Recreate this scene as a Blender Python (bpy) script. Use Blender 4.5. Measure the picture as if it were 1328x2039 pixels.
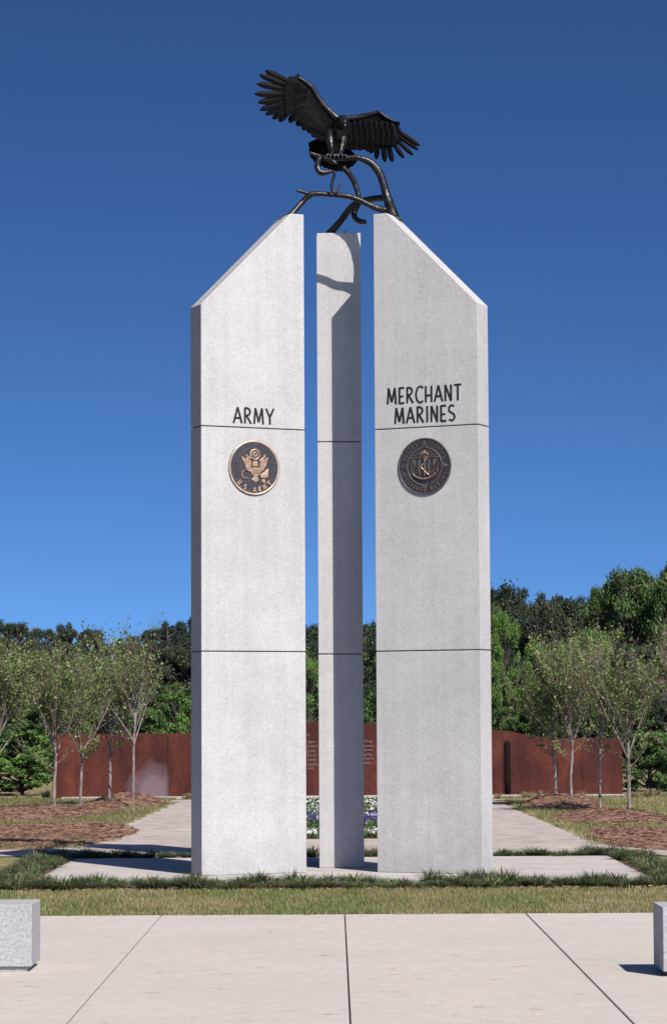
import bpy, bmesh, math, random
import numpy as np
from mathutils import Vector, Matrix, noise

random.seed(7); rng = np.random.default_rng(7)
for o in list(bpy.data.objects): bpy.data.objects.remove(o)
scene = bpy.context.scene
COL = scene.collection
R = math.radians

# ------------------------------------------------------------------ camera
F = 5400.0; PW, PH = 1328, 2039
PITCH = math.atan((1430 - 1019.5) / F); ROLL = R(0.3)
r0_ = Vector((1, 0, 0)); fw = Vector((0, math.cos(PITCH), math.sin(PITCH))); u0_ = Vector((0, -math.sin(PITCH), math.cos(PITCH)))
rt = math.cos(ROLL) * r0_ - math.sin(ROLL) * u0_
up = math.cos(ROLL) * u0_ + math.sin(ROLL) * r0_
EYE = Vector((0, 0, 1.6))
cd = bpy.data.cameras.new('camera'); cam = bpy.data.objects.new('camera', cd); COL.objects.link(cam)
cd.sensor_fit = 'HORIZONTAL'; cd.sensor_width = 36; cd.lens = 36 * F / PW; cd.clip_start = 0.5; cd.clip_end = 2000
M = Matrix((rt, up, -fw)).transposed().to_4x4(); M.translation = EYE
cam.matrix_world = M; scene.camera = cam
def ray(px, py): return fw + rt * ((px - PW / 2) / F) + up * ((PH / 2 - py) / F)
def P(px, py, y):
    d = ray(px, py); return EYE + d * (y / d.y)
def G(px, py, z=0.0):
    d = ray(px, py); return EYE + d * ((z - EYE.z) / d.z)
def PL(px, py, o, n):
    d = ray(px, py); return EYE + d * ((o - EYE).dot(n) / d.dot(n))

# ------------------------------------------------------------------ sky, sun, exposure
SUN_EL = R(46.5); SUN_AZ = math.atan2(0.482, -0.876)      # clockwise from +Y
w = bpy.data.worlds.new('World'); scene.world = w; w.use_nodes = True
nt = w.node_tree; nt.nodes.clear()
out = nt.nodes.new('ShaderNodeOutputWorld'); bg = nt.nodes.new('ShaderNodeBackground')
sky = nt.nodes.new('ShaderNodeTexSky'); sky.sky_type = 'NISHITA'; sky.sun_disc = False
sky.sun_elevation = SUN_EL; sky.sun_rotation = SUN_AZ
sky.altitude = 0; sky.air_density = 1.0; sky.dust_density = 0.9; sky.ozone_density = 4.0
tc = nt.nodes.new('ShaderNodeTexCoord'); mp = nt.nodes.new('ShaderNodeMapping'); mp.inputs['Scale'].default_value = (1, 1, 1.6); mp.inputs['Location'].default_value = (0, 0, 0.17)
nm = nt.nodes.new('ShaderNodeVectorMath'); nm.operation = 'NORMALIZE'
hs = nt.nodes.new('ShaderNodeHueSaturation'); hs.inputs['Saturation'].default_value = 0.98; hs.inputs['Value'].default_value = 0.36; hs.inputs['Hue'].default_value = 0.494
gm = nt.nodes.new('ShaderNodeGamma'); gm.inputs['Gamma'].default_value = 1.9
nt.links.new(tc.outputs['Generated'], mp.inputs[0]); nt.links.new(mp.outputs[0], nm.inputs[0]); nt.links.new(nm.outputs[0], sky.inputs[0])
nt.links.new(sky.outputs[0], gm.inputs[0]); nt.links.new(gm.outputs[0], hs.inputs['Color'])
nt.links.new(hs.outputs[0], bg.inputs[0]); bg.inputs[1].default_value = 0.053
nt.links.new(bg.outputs[0], out.inputs[0])
sd = bpy.data.lights.new('sun', 'SUN'); sd.energy = 4.6; sd.angle = R(0.5); sd.color = (1.0, 0.945, 0.875)
sun = bpy.data.objects.new('sun', sd); COL.objects.link(sun)
tosun = Vector((math.sin(SUN_AZ) * math.cos(SUN_EL), math.cos(SUN_AZ) * math.cos(SUN_EL), math.sin(SUN_EL)))
sun.rotation_euler = tosun.to_track_quat('Z', 'Y').to_euler(); sun.location = (10, -10, 30)
scene.view_settings.view_transform = 'Standard'; scene.view_settings.look = 'None'
scene.view_settings.gamma = 1; scene.view_settings.exposure = 0.72; scene.view_settings.use_curve_mapping = False
scene.render.engine = 'CYCLES'

# ------------------------------------------------------------------ materials
def newmat(name):
    m = bpy.data.materials.new(name); m.use_nodes = True
    t = m.node_tree; b = t.nodes['Principled BSDF']; return m, t, b
def noisemat(name, cols, scale=4.0, detail=6, rough=0.85, stops=None, bump=0.0, bscale=None, spec=0.3, metal=0.0, stretch=(1, 1, 1),
             fine=None, coord='pos', dist=0.0, lo=None):
    """colour ramp over noise; fine=(scale, amount) multiplies a second noise in; lo=(scale, amount) a broad one"""
    m, t, b = newmat(name); N = t.nodes.new; L = t.links.new
    if coord == 'pos': src = N('ShaderNodeNewGeometry').outputs['Position']
    else: src = N('ShaderNodeTexCoord').outputs['Object']
    mp = N('ShaderNodeMapping'); mp.inputs['Scale'].default_value = stretch; L(src, mp.inputs[0])
    n = N('ShaderNodeTexNoise'); n.inputs['Scale'].default_value = scale; n.inputs['Detail'].default_value = detail; n.inputs['Roughness'].default_value = 0.6
    n.inputs['Distortion'].default_value = dist; L(mp.outputs[0], n.inputs['Vector'])
    r = N('ShaderNodeValToRGB'); L(n.outputs['Fac'], r.inputs[0])
    k = len(cols); stops = stops or [0.35 + 0.3 * i / max(1, k - 1) for i in range(k)]
    while len(r.color_ramp.elements) < k: r.color_ramp.elements.new(0.5)
    for e, s, c in zip(r.color_ramp.elements, stops, cols): e.position = s; e.color = (*c, 1)
    c = r.outputs[0]
    for f_ in (fine, lo):
        if not f_: continue
        n2 = N('ShaderNodeTexNoise'); n2.inputs['Scale'].default_value = f_[0]; n2.inputs['Detail'].default_value = 4; L(mp.outputs[0], n2.inputs['Vector'])
        mr = N('ShaderNodeMapRange'); mr.inputs[1].default_value = 0.3; mr.inputs[2].default_value = 0.7
        mr.inputs[3].default_value = 1 - f_[1]; mr.inputs[4].default_value = 1 + f_[1]; L(n2.outputs['Fac'], mr.inputs[0])
        vm = N('ShaderNodeVectorMath'); vm.operation = 'SCALE'; L(c, vm.inputs[0]); L(mr.outputs[0], vm.inputs['Scale']); c = vm.outputs[0]
    L(c, b.inputs['Base Color'])
    b.inputs['Roughness'].default_value = rough; b.inputs['Specular IOR Level'].default_value = spec; b.inputs['Metallic'].default_value = metal
    if bump:
        n3 = N('ShaderNodeTexNoise'); n3.inputs['Scale'].default_value = bscale or scale * 4; n3.inputs['Detail'].default_value = 5; L(mp.outputs[0], n3.inputs['Vector'])
        bp = N('ShaderNodeBump'); bp.inputs['Strength'].default_value = bump; bp.inputs['Distance'].default_value = 0.02
        L(n3.outputs['Fac'], bp.inputs['Height']); L(bp.outputs[0], b.inputs['Normal'])
    return m
def leafmat(name, col, trans=0.4, rough=0.55):
    m, t, b = newmat(name); N = t.nodes.new; L = t.links.new
    oi = N('ShaderNodeObjectInfo'); g = N('ShaderNodeNewGeometry')
    n = N('ShaderNodeTexNoise'); n.inputs['Scale'].default_value = 1.7; n.inputs['Detail'].default_value = 2; L(g.outputs['Position'], n.inputs['Vector'])
    ad = N('ShaderNodeMath'); ad.operation = 'ADD'; L(n.outputs['Fac'], ad.inputs[0])
    ml = N('ShaderNodeMath'); ml.operation = 'MULTIPLY'; ml.inputs[1].default_value = 0.5; L(oi.outputs['Random'], ml.inputs[0]); L(ml.outputs[0], ad.inputs[1])
    mr = N('ShaderNodeMapRange'); mr.inputs[1].default_value = 0.35; mr.inputs[2].default_value = 1.15; mr.inputs[3].default_value = 0.72; mr.inputs[4].default_value = 1.3; L(ad.outputs[0], mr.inputs[0])
    rgb = N('ShaderNodeRGB'); rgb.outputs[0].default_value = (*col, 1)
    vm = N('ShaderNodeVectorMath'); vm.operation = 'SCALE'; L(rgb.outputs[0], vm.inputs[0]); L(mr.outputs[0], vm.inputs['Scale'])
    L(vm.outputs[0], b.inputs['Base Color']); b.inputs['Roughness'].default_value = rough; b.inputs['Specular IOR Level'].default_value = 0.35
    tr = N('ShaderNodeBsdfTranslucent'); L(vm.outputs[0], tr.inputs[0])
    mx = N('ShaderNodeMixShader'); mx.inputs[0].default_value = trans; L(b.outputs[0], mx.inputs[1]); L(tr.outputs[0], mx.inputs[2])
    L(mx.outputs[0], t.nodes['Material Output'].inputs[0]); return m

def granite(name, base, speck=1.0, weather=False):
    m, t, b = newmat(name); N = t.nodes.new; L = t.links.new
    g = N('ShaderNodeNewGeometry').outputs['Position']
    def nz(scale, detail=3, rough=0.6):
        n = N('ShaderNodeTexNoise'); n.inputs['Scale'].default_value = scale; n.inputs['Detail'].default_value = detail; n.inputs['Roughness'].default_value = rough; L(g, n.inputs['Vector']); return n.outputs['Fac']
    def rng_(src, a, b_, c, d):
        mr = N('ShaderNodeMapRange'); L(src, mr.inputs[0])
        for i, v in enumerate((a, b_, c, d)): mr.inputs[i + 1].default_value = v
        return mr.outputs[0]
    def mul(a, b_):
        x = N('ShaderNodeMath'); x.operation = 'MULTIPLY'; L(a, x.inputs[0]); L(b_, x.inputs[1]); return x.outputs[0]
    f = rng_(nz(48, 4, 0.75), 0.3, 0.7, 1 - 0.18 * speck, 1 + 0.15 * speck)
    f = mul(f, rng_(nz(150, 2), 0.3, 0.7, 1 - 0.12 * speck, 1 + 0.12 * speck))
    f = mul(f, rng_(nz(0.9, 5), 0.3, 0.7, 0.90, 1.06))
    f = mul(f, rng_(nz(6, 5, 0.7), 0.3, 0.7, 0.945, 1.05))
    v = N('ShaderNodeTexVoronoi'); v.inputs['Scale'].default_value = 30; L(g, v.inputs['Vector'])
    f = mul(f, rng_(v.outputs['Distance'], 0.10, 0.2, 1 - 0.26 * speck, 1.0))
    if weather:
        f = mul(f, rng_(N('ShaderNodeObjectInfo').outputs['Random'], 0, 1, 0.955, 1.02))
        ms = N('ShaderNodeMapping'); ms.inputs['Scale'].default_value = (7, 7, 0.22); L(g, ms.inputs[0])
        st = N('ShaderNodeTexNoise'); st.inputs['Scale'].default_value = 1.6; st.inputs['Detail'].default_value = 5; L(ms.outputs[0], st.inputs['Vector'])
        f = mul(f, rng_(st.outputs['Fac'], 0.32, 0.6, 0.93, 1.0))
        sz = N('ShaderNodeSeparateXYZ'); L(g, sz.inputs[0]); n5 = nz(3.5, 5, 0.65)
        hz = N('ShaderNodeMath'); hz.operation = 'MULTIPLY_ADD'; L(n5, hz.inputs[0]); hz.inputs[1].default_value = -0.9; L(sz.outputs[2], hz.inputs[2])
        f = mul(f, rng_(hz.outputs[0], -0.42, 0.05, 0.84, 1.0))
    rgb = N('ShaderNodeRGB'); rgb.outputs[0].default_value = (*base, 1)
    vm = N('ShaderNodeVectorMath'); vm.operation = 'SCALE'; L(rgb.outputs[0], vm.inputs[0]); L(f, vm.inputs['Scale'])
    L(vm.outputs[0], b.inputs['Base Color']); b.inputs['Roughness'].default_value = 0.7; b.inputs['Specular IOR Level'].default_value = 0.35
    bp = N('ShaderNodeBump'); bp.inputs['Strength'].default_value = 0.25; bp.inputs['Distance'].default_value = 0.004; L(nz(120, 3), bp.inputs['Height']); L(bp.outputs[0], b.inputs['Normal'])
    return m
def plain(name, col, rough=0.6, metal=0.0, spec=0.5):
    return noisemat(name, [tuple(c * 0.8 for c in col), tuple(c * 1.2 for c in col)], 25, 4, rough, metal=metal, spec=spec, bump=0.1)

MT = {}
MT['granite'] = granite('granite', (0.40, 0.386, 0.378), 0.85, True)
MT['granite_dark'] = granite('granite_bench', (0.31, 0.306, 0.305), 1.5)
MT['joint'] = plain('joint_mortar', (0.16, 0.155, 0.15), 0.9, spec=0.1)
MT['engraved'] = plain('engraved_paint', (0.012, 0.012, 0.016), 0.7, spec=0.2)
MT['bronze'] = noisemat('dark_bronze', [(0.003, 0.0025, 0.003), (0.007, 0.0055, 0.006), (0.018, 0.0135, 0.0125)], 16, 7, 0.38, bump=0.3, bscale=30, spec=0.4, metal=0.0)
MT['bronze_feather'] = noisemat('dark_bronze_plumage', [(0.0015, 0.0013, 0.0016), (0.004, 0.0032, 0.0036)], 20, 5, 0.55, bump=0.1, bscale=40, spec=0.06)
MT['med_field'] = noisemat('medallion_field', [(0.012, 0.011, 0.016), (0.03, 0.026, 0.032)], 30, 4, 0.5, spec=0.5, bump=0.15)
MT['med_gold'] = noisemat('medallion_gold', [(0.30, 0.17, 0.09), (0.60, 0.40, 0.26)], 26, 4, 0.42, metal=0.55, spec=0.5)
MT['med_rim'] = noisemat('medallion_rim', [(0.34, 0.24, 0.18), (0.52, 0.40, 0.32)], 12, 4, 0.5, metal=0.4)
MT['med_bronze'] = noisemat('medallion_bronze', [(0.16, 0.10, 0.07), (0.28, 0.19, 0.14)], 26, 4, 0.45, metal=0.4)
MT['med_brown'] = noisemat('medallion_brown', [(0.075, 0.058, 0.052), (0.14, 0.11, 0.10)], 26, 4, 0.5, metal=0.3)
MT['concrete'] = noisemat('concrete_paving', [(0.27, 0.215, 0.18), (0.362, 0.325, 0.29), (0.38, 0.343, 0.308), (0.396, 0.36, 0.325)], 7.0, 10, 0.9, [0.30, 0.355, 0.5, 0.68], fine=(70, 0.10), lo=(0.9, 0.035), bump=0.12, bscale=90, spec=0.2)
MT['pad'] = noisemat('pad_concrete', [(0.315, 0.29, 0.268), (0.375, 0.345, 0.32)], 2.2, 7, 0.9, fine=(50, 0.07), bump=0.12, bscale=90, spec=0.2)
MT['gap'] = noisemat('joint_dirt', [(0.05, 0.035, 0.03), (0.16, 0.10, 0.08)], 9, 5, 1.0, spec=0.05)
MT['path'] = noisemat('sandy_path', [(0.25, 0.21, 0.187), (0.325, 0.28, 0.253), (0.365, 0.322, 0.295)], 3.0, 9, 0.95, fine=(34, 0.12), lo=(0.35, 0.08), bump=0.3, bscale=60, spec=0.1)
MT['lawn'] = noisemat('lawn_soil', [(0.10, 0.08, 0.04), (0.14, 0.13, 0.055), (0.19, 0.16, 0.08), (0.25, 0.19, 0.11)], 1.3, 8, 0.95, fine=(30, 0.3), bump=0.5, bscale=40, spec=0.1)
MT['mulch'] = noisemat('pine_straw', [(0.105, 0.056, 0.04), (0.17, 0.098, 0.07), (0.25, 0.155, 0.115)], 5, 9, 0.95, fine=(45, 0.35), bump=0.8, bscale=50, spec=0.1)
MT['chips'] = noisemat('wood_chip', [(0.16, 0.08, 0.04), (0.32, 0.20, 0.12), (0.5, 0.38, 0.28)], 20, 3, 0.9, spec=0.1)
MT['straw'] = noisemat('straw_strand', [(0.15, 0.082, 0.058), (0.26, 0.165, 0.12)], 12, 3, 0.9, spec=0.1)
MT['bark'] = noisemat('sapling_bark', [(0.10, 0.078, 0.072), (0.19, 0.155, 0.145), (0.28, 0.24, 0.225)], 9, 6, 0.9, stretch=(3, 3, 0.7), bump=0.4, bscale=40, spec=0.15)
MT['twig'] = noisemat('twig_bark', [(0.11, 0.075, 0.065), (0.20, 0.15, 0.135)], 9, 4, 0.9, spec=0.1)
MT['bark_dark'] = noisemat('forest_bark', [(0.04, 0.032, 0.028), (0.09, 0.075, 0.065)], 5, 5, 0.95, spec=0.1)

# ------------------------------------------------------------------ helpers
def mesh_obj(name, verts, faces, mat=None, parent=None, smooth=False):
    me = bpy.data.meshes.new(name); me.from_pydata([tuple(v) for v in verts], [], [tuple(f) for f in faces]); me.update()
    if mat is not None:
        for m in (mat if isinstance(mat, (list, tuple)) else [mat]): me.materials.append(m)
    if smooth: me.polygons.foreach_set('use_smooth', [True] * len(me.polygons))
    o = bpy.data.objects.new(name, me); COL.objects.link(o)
    if parent: o.parent = parent
    return o
def bm_obj(name, bm, mat, parent=None, smooth=False):
    me = bpy.data.meshes.new(name); bmesh.ops.recalc_face_normals(bm, faces=bm.faces); bm.to_mesh(me); bm.free()
    me.materials.append(mat)
    if smooth: me.polygons.foreach_set('use_smooth', [True] * len(me.polygons))
    o = bpy.data.objects.new(name, me); COL.objects.link(o)
    if parent: o.parent = parent
    return o
def tag(o, label=None, cat=None, group=None, kind=None):
    if label: o['label'] = label
    if cat: o['category'] = cat
    if group: o['group'] = group
    if kind: o['kind'] = kind
    return o
def empty(name, loc=(0, 0, 0)):
    o = bpy.data.objects.new(name, None); COL.objects.link(o); o.location = loc; o.empty_display_size = 0.2; return o
def adopt(child, parent):
    """parent while keeping world coordinates baked in the mesh (parents have only a location)"""
    child.parent = parent
    child.matrix_parent_inverse = Matrix.Translation(-Vector(parent.location)); return child
def copy_tree(o, parent=None):
    c = o.copy(); COL.objects.link(c); c.parent = parent
    for ch in o.children: copy_tree(ch, c)
    return c
def prism(poly, z0, z1, bevel=0.0):
    bm = bmesh.new(); b = [bm.verts.new((p[0], p[1], z0)) for p in poly]; tp = [bm.verts.new((p[0], p[1], z1)) for p in poly]
    n = len(poly); bm.faces.new(b[::-1]); bm.faces.new(tp)
    for i in range(n): bm.faces.new((b[i], b[(i + 1) % n], tp[(i + 1) % n], tp[i]))
    if bevel: bmesh.ops.bevel(bm, geom=bm.edges[:], offset=bevel, segments=2, affect='EDGES', profile=0.6)
    return bm
def catmull(pts, vals, sub=6):
    pts = [Vector(p) for p in pts]; n = len(pts); op, ov = [], []
    for i in range(n - 1):
        p0 = pts[max(i - 1, 0)]; p1 = pts[i]; p2 = pts[i + 1]; p3 = pts[min(i + 2, n - 1)]
        for k in range(sub):
            t = k / sub; t2 = t * t; t3 = t2 * t
            op.append(0.5 * ((2 * p1) + (p2 - p0) * t + (2 * p0 - 5 * p1 + 4 * p2 - p3) * t2 + (3 * p1 - p0 - 3 * p2 + p3) * t3))
            ov.append(vals[i] + (vals[i + 1] - vals[i]) * t)
    op.append(pts[-1]); ov.append(vals[-1]); return op, ov
def tube_geo(V, Fc, pts, rad, sides=8, bumpy=0.0, squash=None):
    """append a tapered tube (with end caps) to lists V, Fc"""
    base = len(V); n = len(pts); prev = None
    for i in range(n):
        t = (pts[min(i + 1, n - 1)] - pts[max(i - 1, 0)]);
        if t.length < 1e-9: t = Vector((0, 0, 1))
        t.normalize()
        if prev is None:
            a = Vector((0, 1, 0)) if abs(t.y) < 0.9 else Vector((1, 0, 0))
            nx = t.cross(a).normalized()
        else:
            nx = (prev - t * prev.dot(t)).normalized()
        prev = nx; ny = t.cross(nx)
        for k in range(sides):
            a = 2 * math.pi * k / sides; rr = rad[i]
            if bumpy: rr *= 1 + bumpy * (noise.noise(pts[i] * 18 + Vector((k * 1.7, 0, 0))))
            V.append(pts[i] + nx * (math.cos(a) * rr) + ny * (math.sin(a) * rr * (squash or 1)))
    for i in range(n - 1):
        for k in range(sides):
            a = base + i * sides + k; b = base + i * sides + (k + 1) % sides
            Fc.append((a, b, b + sides, a + sides))
    Fc.append(tuple(base + k for k in range(sides))[::-1]); Fc.append(tuple(base + (n - 1) * sides + k for k in range(sides)))
def tube(name, pts, rad, mat, parent=None, sides=10, sub=6, bumpy=0.0, squash=None):
    p, r = catmull(pts, rad, sub); V, Fc = [], []; tube_geo(V, Fc, p, r, sides, bumpy, squash)
    o = mesh_obj(name, V, Fc, mat, None, True)
    if parent: adopt(o, parent)
    return o
def blob_poly(pts, sub=6):
    p, _ = catmull([Vector((a, b, 0)) for a, b in pts], [0] * len(pts), sub); return [(v.x, v.y) for v in p]

# ------------------------------------------------------------------ ground, paths, paving
XC = G(681, 1740).x; YC = 28.25            # monument centre
g = mesh_obj('ground', [(-300, -60, 0), (300, -60, 0), (300, 500, 0), (-300, 500, 0)], [(0, 1, 2, 3)], MT['lawn']); tag(g, kind='structure')

# paving: bedding sheet plus slabs
yE = 22.0
pav = mesh_obj('pavement', [(-7.3, 1, 0.004), (7.4, 1, 0.004), (7.4, yE, 0.004), (-7.3, yE, 0.004)], [(0, 1, 2, 3)], MT['gap']); tag(pav, kind='structure')
jx = [-7.2, -5.76, -4.31, -2.86, -1.40, 0.072, 1.53, 2.99, 4.44, 5.9, 7.3]
for a, b in zip(jx[:-1], jx[1:]):
    for y0, y1 in ((1.2, 12.6), (12.6, yE)):
        if y0 < 5 and not (-3 < a < 3): continue
        gp = 0.004 if abs(a + 1.40) < 0.01 else 0.0055
        bm = prism([(a + gp, y0 + 0.004), (b - gp, y0 + 0.004), (b - gp, y1 - 0.004), (a + gp, y1 - 0.004)], 0.002, 0.022)
        bmesh.ops.bevel(bm, geom=[e for e in bm.edges if all(v.co.z > 0.02 for v in e.verts)], offset=0.003, segments=1, affect='EDGES')
        bm_obj('paving_slab', bm, MT['concrete'], pav)

def wavy(pts, z, n=14, amp=0.08, seed=0):
    """ground sheet with an uneven outline"""
    out = []; m = len(pts)
    for i in range(m):
        a = Vector((*pts[i], 0)); b = Vector((*pts[(i + 1) % m], 0)); nrm = Vector((b.y - a.y, a.x - b.x, 0)).normalized()
        for k in range(n):
            p = a.lerp(b, k / n); out.append(p + nrm * amp * noise.noise(p * 1.6 + Vector((seed, 0, 0))) + nrm * amp * 0.4 * noise.noise(p * 6))
    return [(p.x, p.y, z) for p in out]
def sheet(name, pts, z, mat, amp=0.08, seed=0, n=14):
    v = wavy(pts, z, n, amp, seed); bm = bmesh.new(); f = bm.faces.new([bm.verts.new(p) for p in v]); bmesh.ops.triangulate(bm, faces=[f])
    o = bm_obj(name, bm, mat); 
    if o.data.polygons[0].normal.z < 0: o.data.flip_normals()
    return tag(o, kind='structure')
sheet('path', [(-3.6, 32.7), (4.0, 32.7), (3.35, 36), (3.2, 40), (3.05, 52.6), (-3.0, 52.6), (-3.1, 44), (-3.35, 36)], 0.006, MT['path'], 0.12, 3, 24)
# cross walk behind the pad, bending towards the viewer on the right
cw = [(-9, 31.6), (-4, 31.75), (0, 31.8), (3.4, 31.7), (4.2, 30.6), (5.6, 29.2), (8, 28.6), (8, 30), (6, 30.8), (4.7, 32.2), (4.0, 33.3), (0, 33.5), (-4, 33.4), (-9, 33.2)]
sheet('cross_walk', cw, 0.012, MT['path'], 0.05, 9, 10)
sheet('wall_walk', [(-5.4, 52.2), (5.6, 52.2), (5.6, 53.1), (-5.4, 53.1)], 0.012, MT['path'], 0.06, 2, 20)
# mulch bed around the pad (liriope grows in it)
PX0, PX1, PY0, PY1 = XC - 3.02, XC + 3.02, 26.1, 31.0
sheet('mulch_bed', [(PX0 - 1.3, 25.2), (PX1 + 1.3, 25.2), (PX1 + 1.2, 26.5), (PX1 + 0.5, 27), (PX1 + 0.5, 31.6), (PX0 - 0.5, 31.6), (PX0 - 0.5, 27), (PX0 - 1.2, 26.5)], 0.004, MT['mulch'], 0.08, 5, 30)
pad = bm_obj('monument_pad', prism([(PX0, PY0), (PX1, PY0), (PX1, PY1), (PX0, PY1)], 0.0, 0.022, 0.004), MT['pad']); tag(pad, kind='structure')

# ------------------------------------------------------------------ letters drawn with strokes
def arc(cx, cy, rx, ry, a0, a1, n=10): return [(cx + rx * math.cos(R(a0 + (a1 - a0) * i / n)), cy + ry * math.sin(R(a0 + (a1 - a0) * i / n))) for i in range(n + 1)]
LET = {
 'A': (0.50, [[(0.0, 0), (0.25, 1)], [(0.25, 1), (0.50, 0)], [(0.10, 0.33), (0.40, 0.33)]]),
 'B': (0.42, [[(0.05, 0), (0.05, 1)], [(0.05, 1)] + arc(0.16, 0.75, 0.2, 0.25, 90, -90) + [(0.05, 0.5)], [(0.05, 0.5)] + arc(0.18, 0.25, 0.22, 0.25, 90, -90) + [(0.05, 0)]]),
 'C': (0.46, [arc(0.30, 0.5, 0.27, 0.5, 50, 310, 16)]),
 'D': (0.46, [[(0.05, 0), (0.05, 1)], [(0.05, 1)] + arc(0.12, 0.5, 0.31, 0.5, 90, -90, 14) + [(0.05, 0)]]),
 'E': (0.36, [[(0.05, 0), (0.05, 1)], [(0.05, 0.97), (0.36, 0.97)], [(0.05, 0.45), (0.30, 0.45)], [(0.05, 0.03), (0.36, 0.03)]]),
 'H': (0.46, [[(0.05, 0), (0.05, 1)], [(0.41, 0), (0.41, 1)], [(0.05, 0.42), (0.41, 0.42)]]),
 'I': (0.14, [[(0.07, 0), (0.07, 1)]]),
 'M': (0.60, [[(0.03, 0), (0.10, 1)], [(0.10, 1), (0.30, 0.12)], [(0.30, 0.12), (0.50, 1)], [(0.50, 1), (0.57, 0)]]),
 'N': (0.46, [[(0.05, 0), (0.05, 1)], [(0.05, 1), (0.41, 0)], [(0.41, 0), (0.41, 1)]]),
 'R': (0.44, [[(0.05, 0), (0.05, 1)], [(0.05, 0.97)] + arc(0.14, 0.74, 0.22, 0.23, 90, -90) + [(0.05, 0.51)], [(0.14, 0.5), (0.42, 0)]]),
 'S': (0.40, [arc(0.20, 0.745, 0.165, 0.225, 35, 180, 9) + arc(0.20, 0.745, 0.165, 0.225, 190, 235, 4) + arc(0.20, 0.255, 0.175, 0.225, 65, 0, 5) + arc(0.20, 0.255, 0.175, 0.225, -10, -145, 9)]),
 'T': (0.46, [[(0.0, 0.97), (0.46, 0.97)], [(0.23, 0.97), (0.23, 0)]]),
 'U': (0.46, [[(0.05, 1), (0.05, 0.25)] + arc(0.23, 0.22, 0.18, 0.2, 180, 360, 10) + [(0.41, 0.25), (0.41, 1)]]),
 'W': (0.62, [[(0.0, 1), (0.15, 0)], [(0.15, 0), (0.31, 0.9)], [(0.31, 0.9), (0.47, 0)], [(0.47, 0), (0.62, 1)]]),
 'Y': (0.48, [[(0.0, 1), (0.24, 0.45)], [(0.48, 1), (0.24, 0.45)], [(0.24, 0.47), (0.24, 0)]]),
 '.': (0.14, [[(0.07, 0), (0.07, 0.14)]]),
}
def letter_geo(ch, place, th, z0, dz):
    """ribbons with thickness; place(x, y, z) -> world"""
    V, Fc = [], []
    for si, st in enumerate(LET[ch][1]):
        zt = dz + si * 0.0006; n = len(st); L_, R_ = [], []
        for i in range(n):
            a = Vector(st[max(i - 1, 0)]); b = Vector(st[min(i + 1, n - 1)]); d = (b - a).normalized(); nn = Vector((-d.y, d.x)) * th / 2
            p = Vector(st[i]); L_.append(p + nn); R_.append(p - nn)
        b0 = len(V)
        for i in range(n):
            for q, z in ((L_[i], z0), (R_[i], z0), (L_[i], zt), (R_[i], zt)): V.append(place(q.x, q.y, z))
        for i in range(n - 1):
            a = b0 + i * 4; c = a + 4
            Fc += [(a + 2, a + 3, c + 3, c + 2), (a, c, c + 1, a + 1), (a, a + 2, c + 2, c), (a + 1, c + 1, c + 3, a + 3)]
        Fc += [(b0, b0 + 1, b0 + 3, b0 + 2), (b0 + 4 * n - 4, b0 + 4 * n - 2, b0 + 4 * n - 1, b0 + 4 * n - 3)]
    return V, Fc

# ------------------------------------------------------------------ the monument
a30 = R(25); T = 0.285; RO, RI = 1.622, 0.466
Z1, Z2, ZE, ZT = 2.28, 4.575, 5.825, 6.835
BASE = 0.024
def slab_frames():
    fr = {}
    for s, nm_ in ((-1, 'left'), (1, 'right')):
        u = Vector((s * math.cos(a30), -math.sin(a30), 0)); n = Vector((-s * math.sin(a30), -math.cos(a30), 0)); c = Vector((XC, YC, 0))
        ni = c + u * RI + n * T / 2; no = c + u * RO + n * T / 2
        fr[nm_] = (ni, no, u, n)
    return fr
FR = slab_frames()
def side_prism(profile, o, u, n, t0, t1=None):
    """profile in (distance along u, z); thickness from the face at o backwards along -n; t1: thickness at the far end (wedge)"""
    bm = bmesh.new(); lmax = max(p[0] for p in profile)
    A = [bm.verts.new(o + u * s + Vector((0, 0, z))) for s, z in profile]
    B = [bm.verts.new(o + u * s - n * t0 + Vector((0, 0, z))) for s, z in profile]
    bm.faces.new(A); bm.faces.new(B[::-1]); k = len(A)
    for i in range(k): bm.faces.new((A[i], B[i], B[(i + 1) % k], A[(i + 1) % k]))
    bmesh.ops.recalc_face_normals(bm, faces=bm.faces)
    bmesh.ops.bevel(bm, geom=bm.edges[:], offset=0.006, segments=2, affect='EDGES', profile=0.6)
    return bm
LEN = RO - RI; FLAT = 0.15; JG = 0.006
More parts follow.
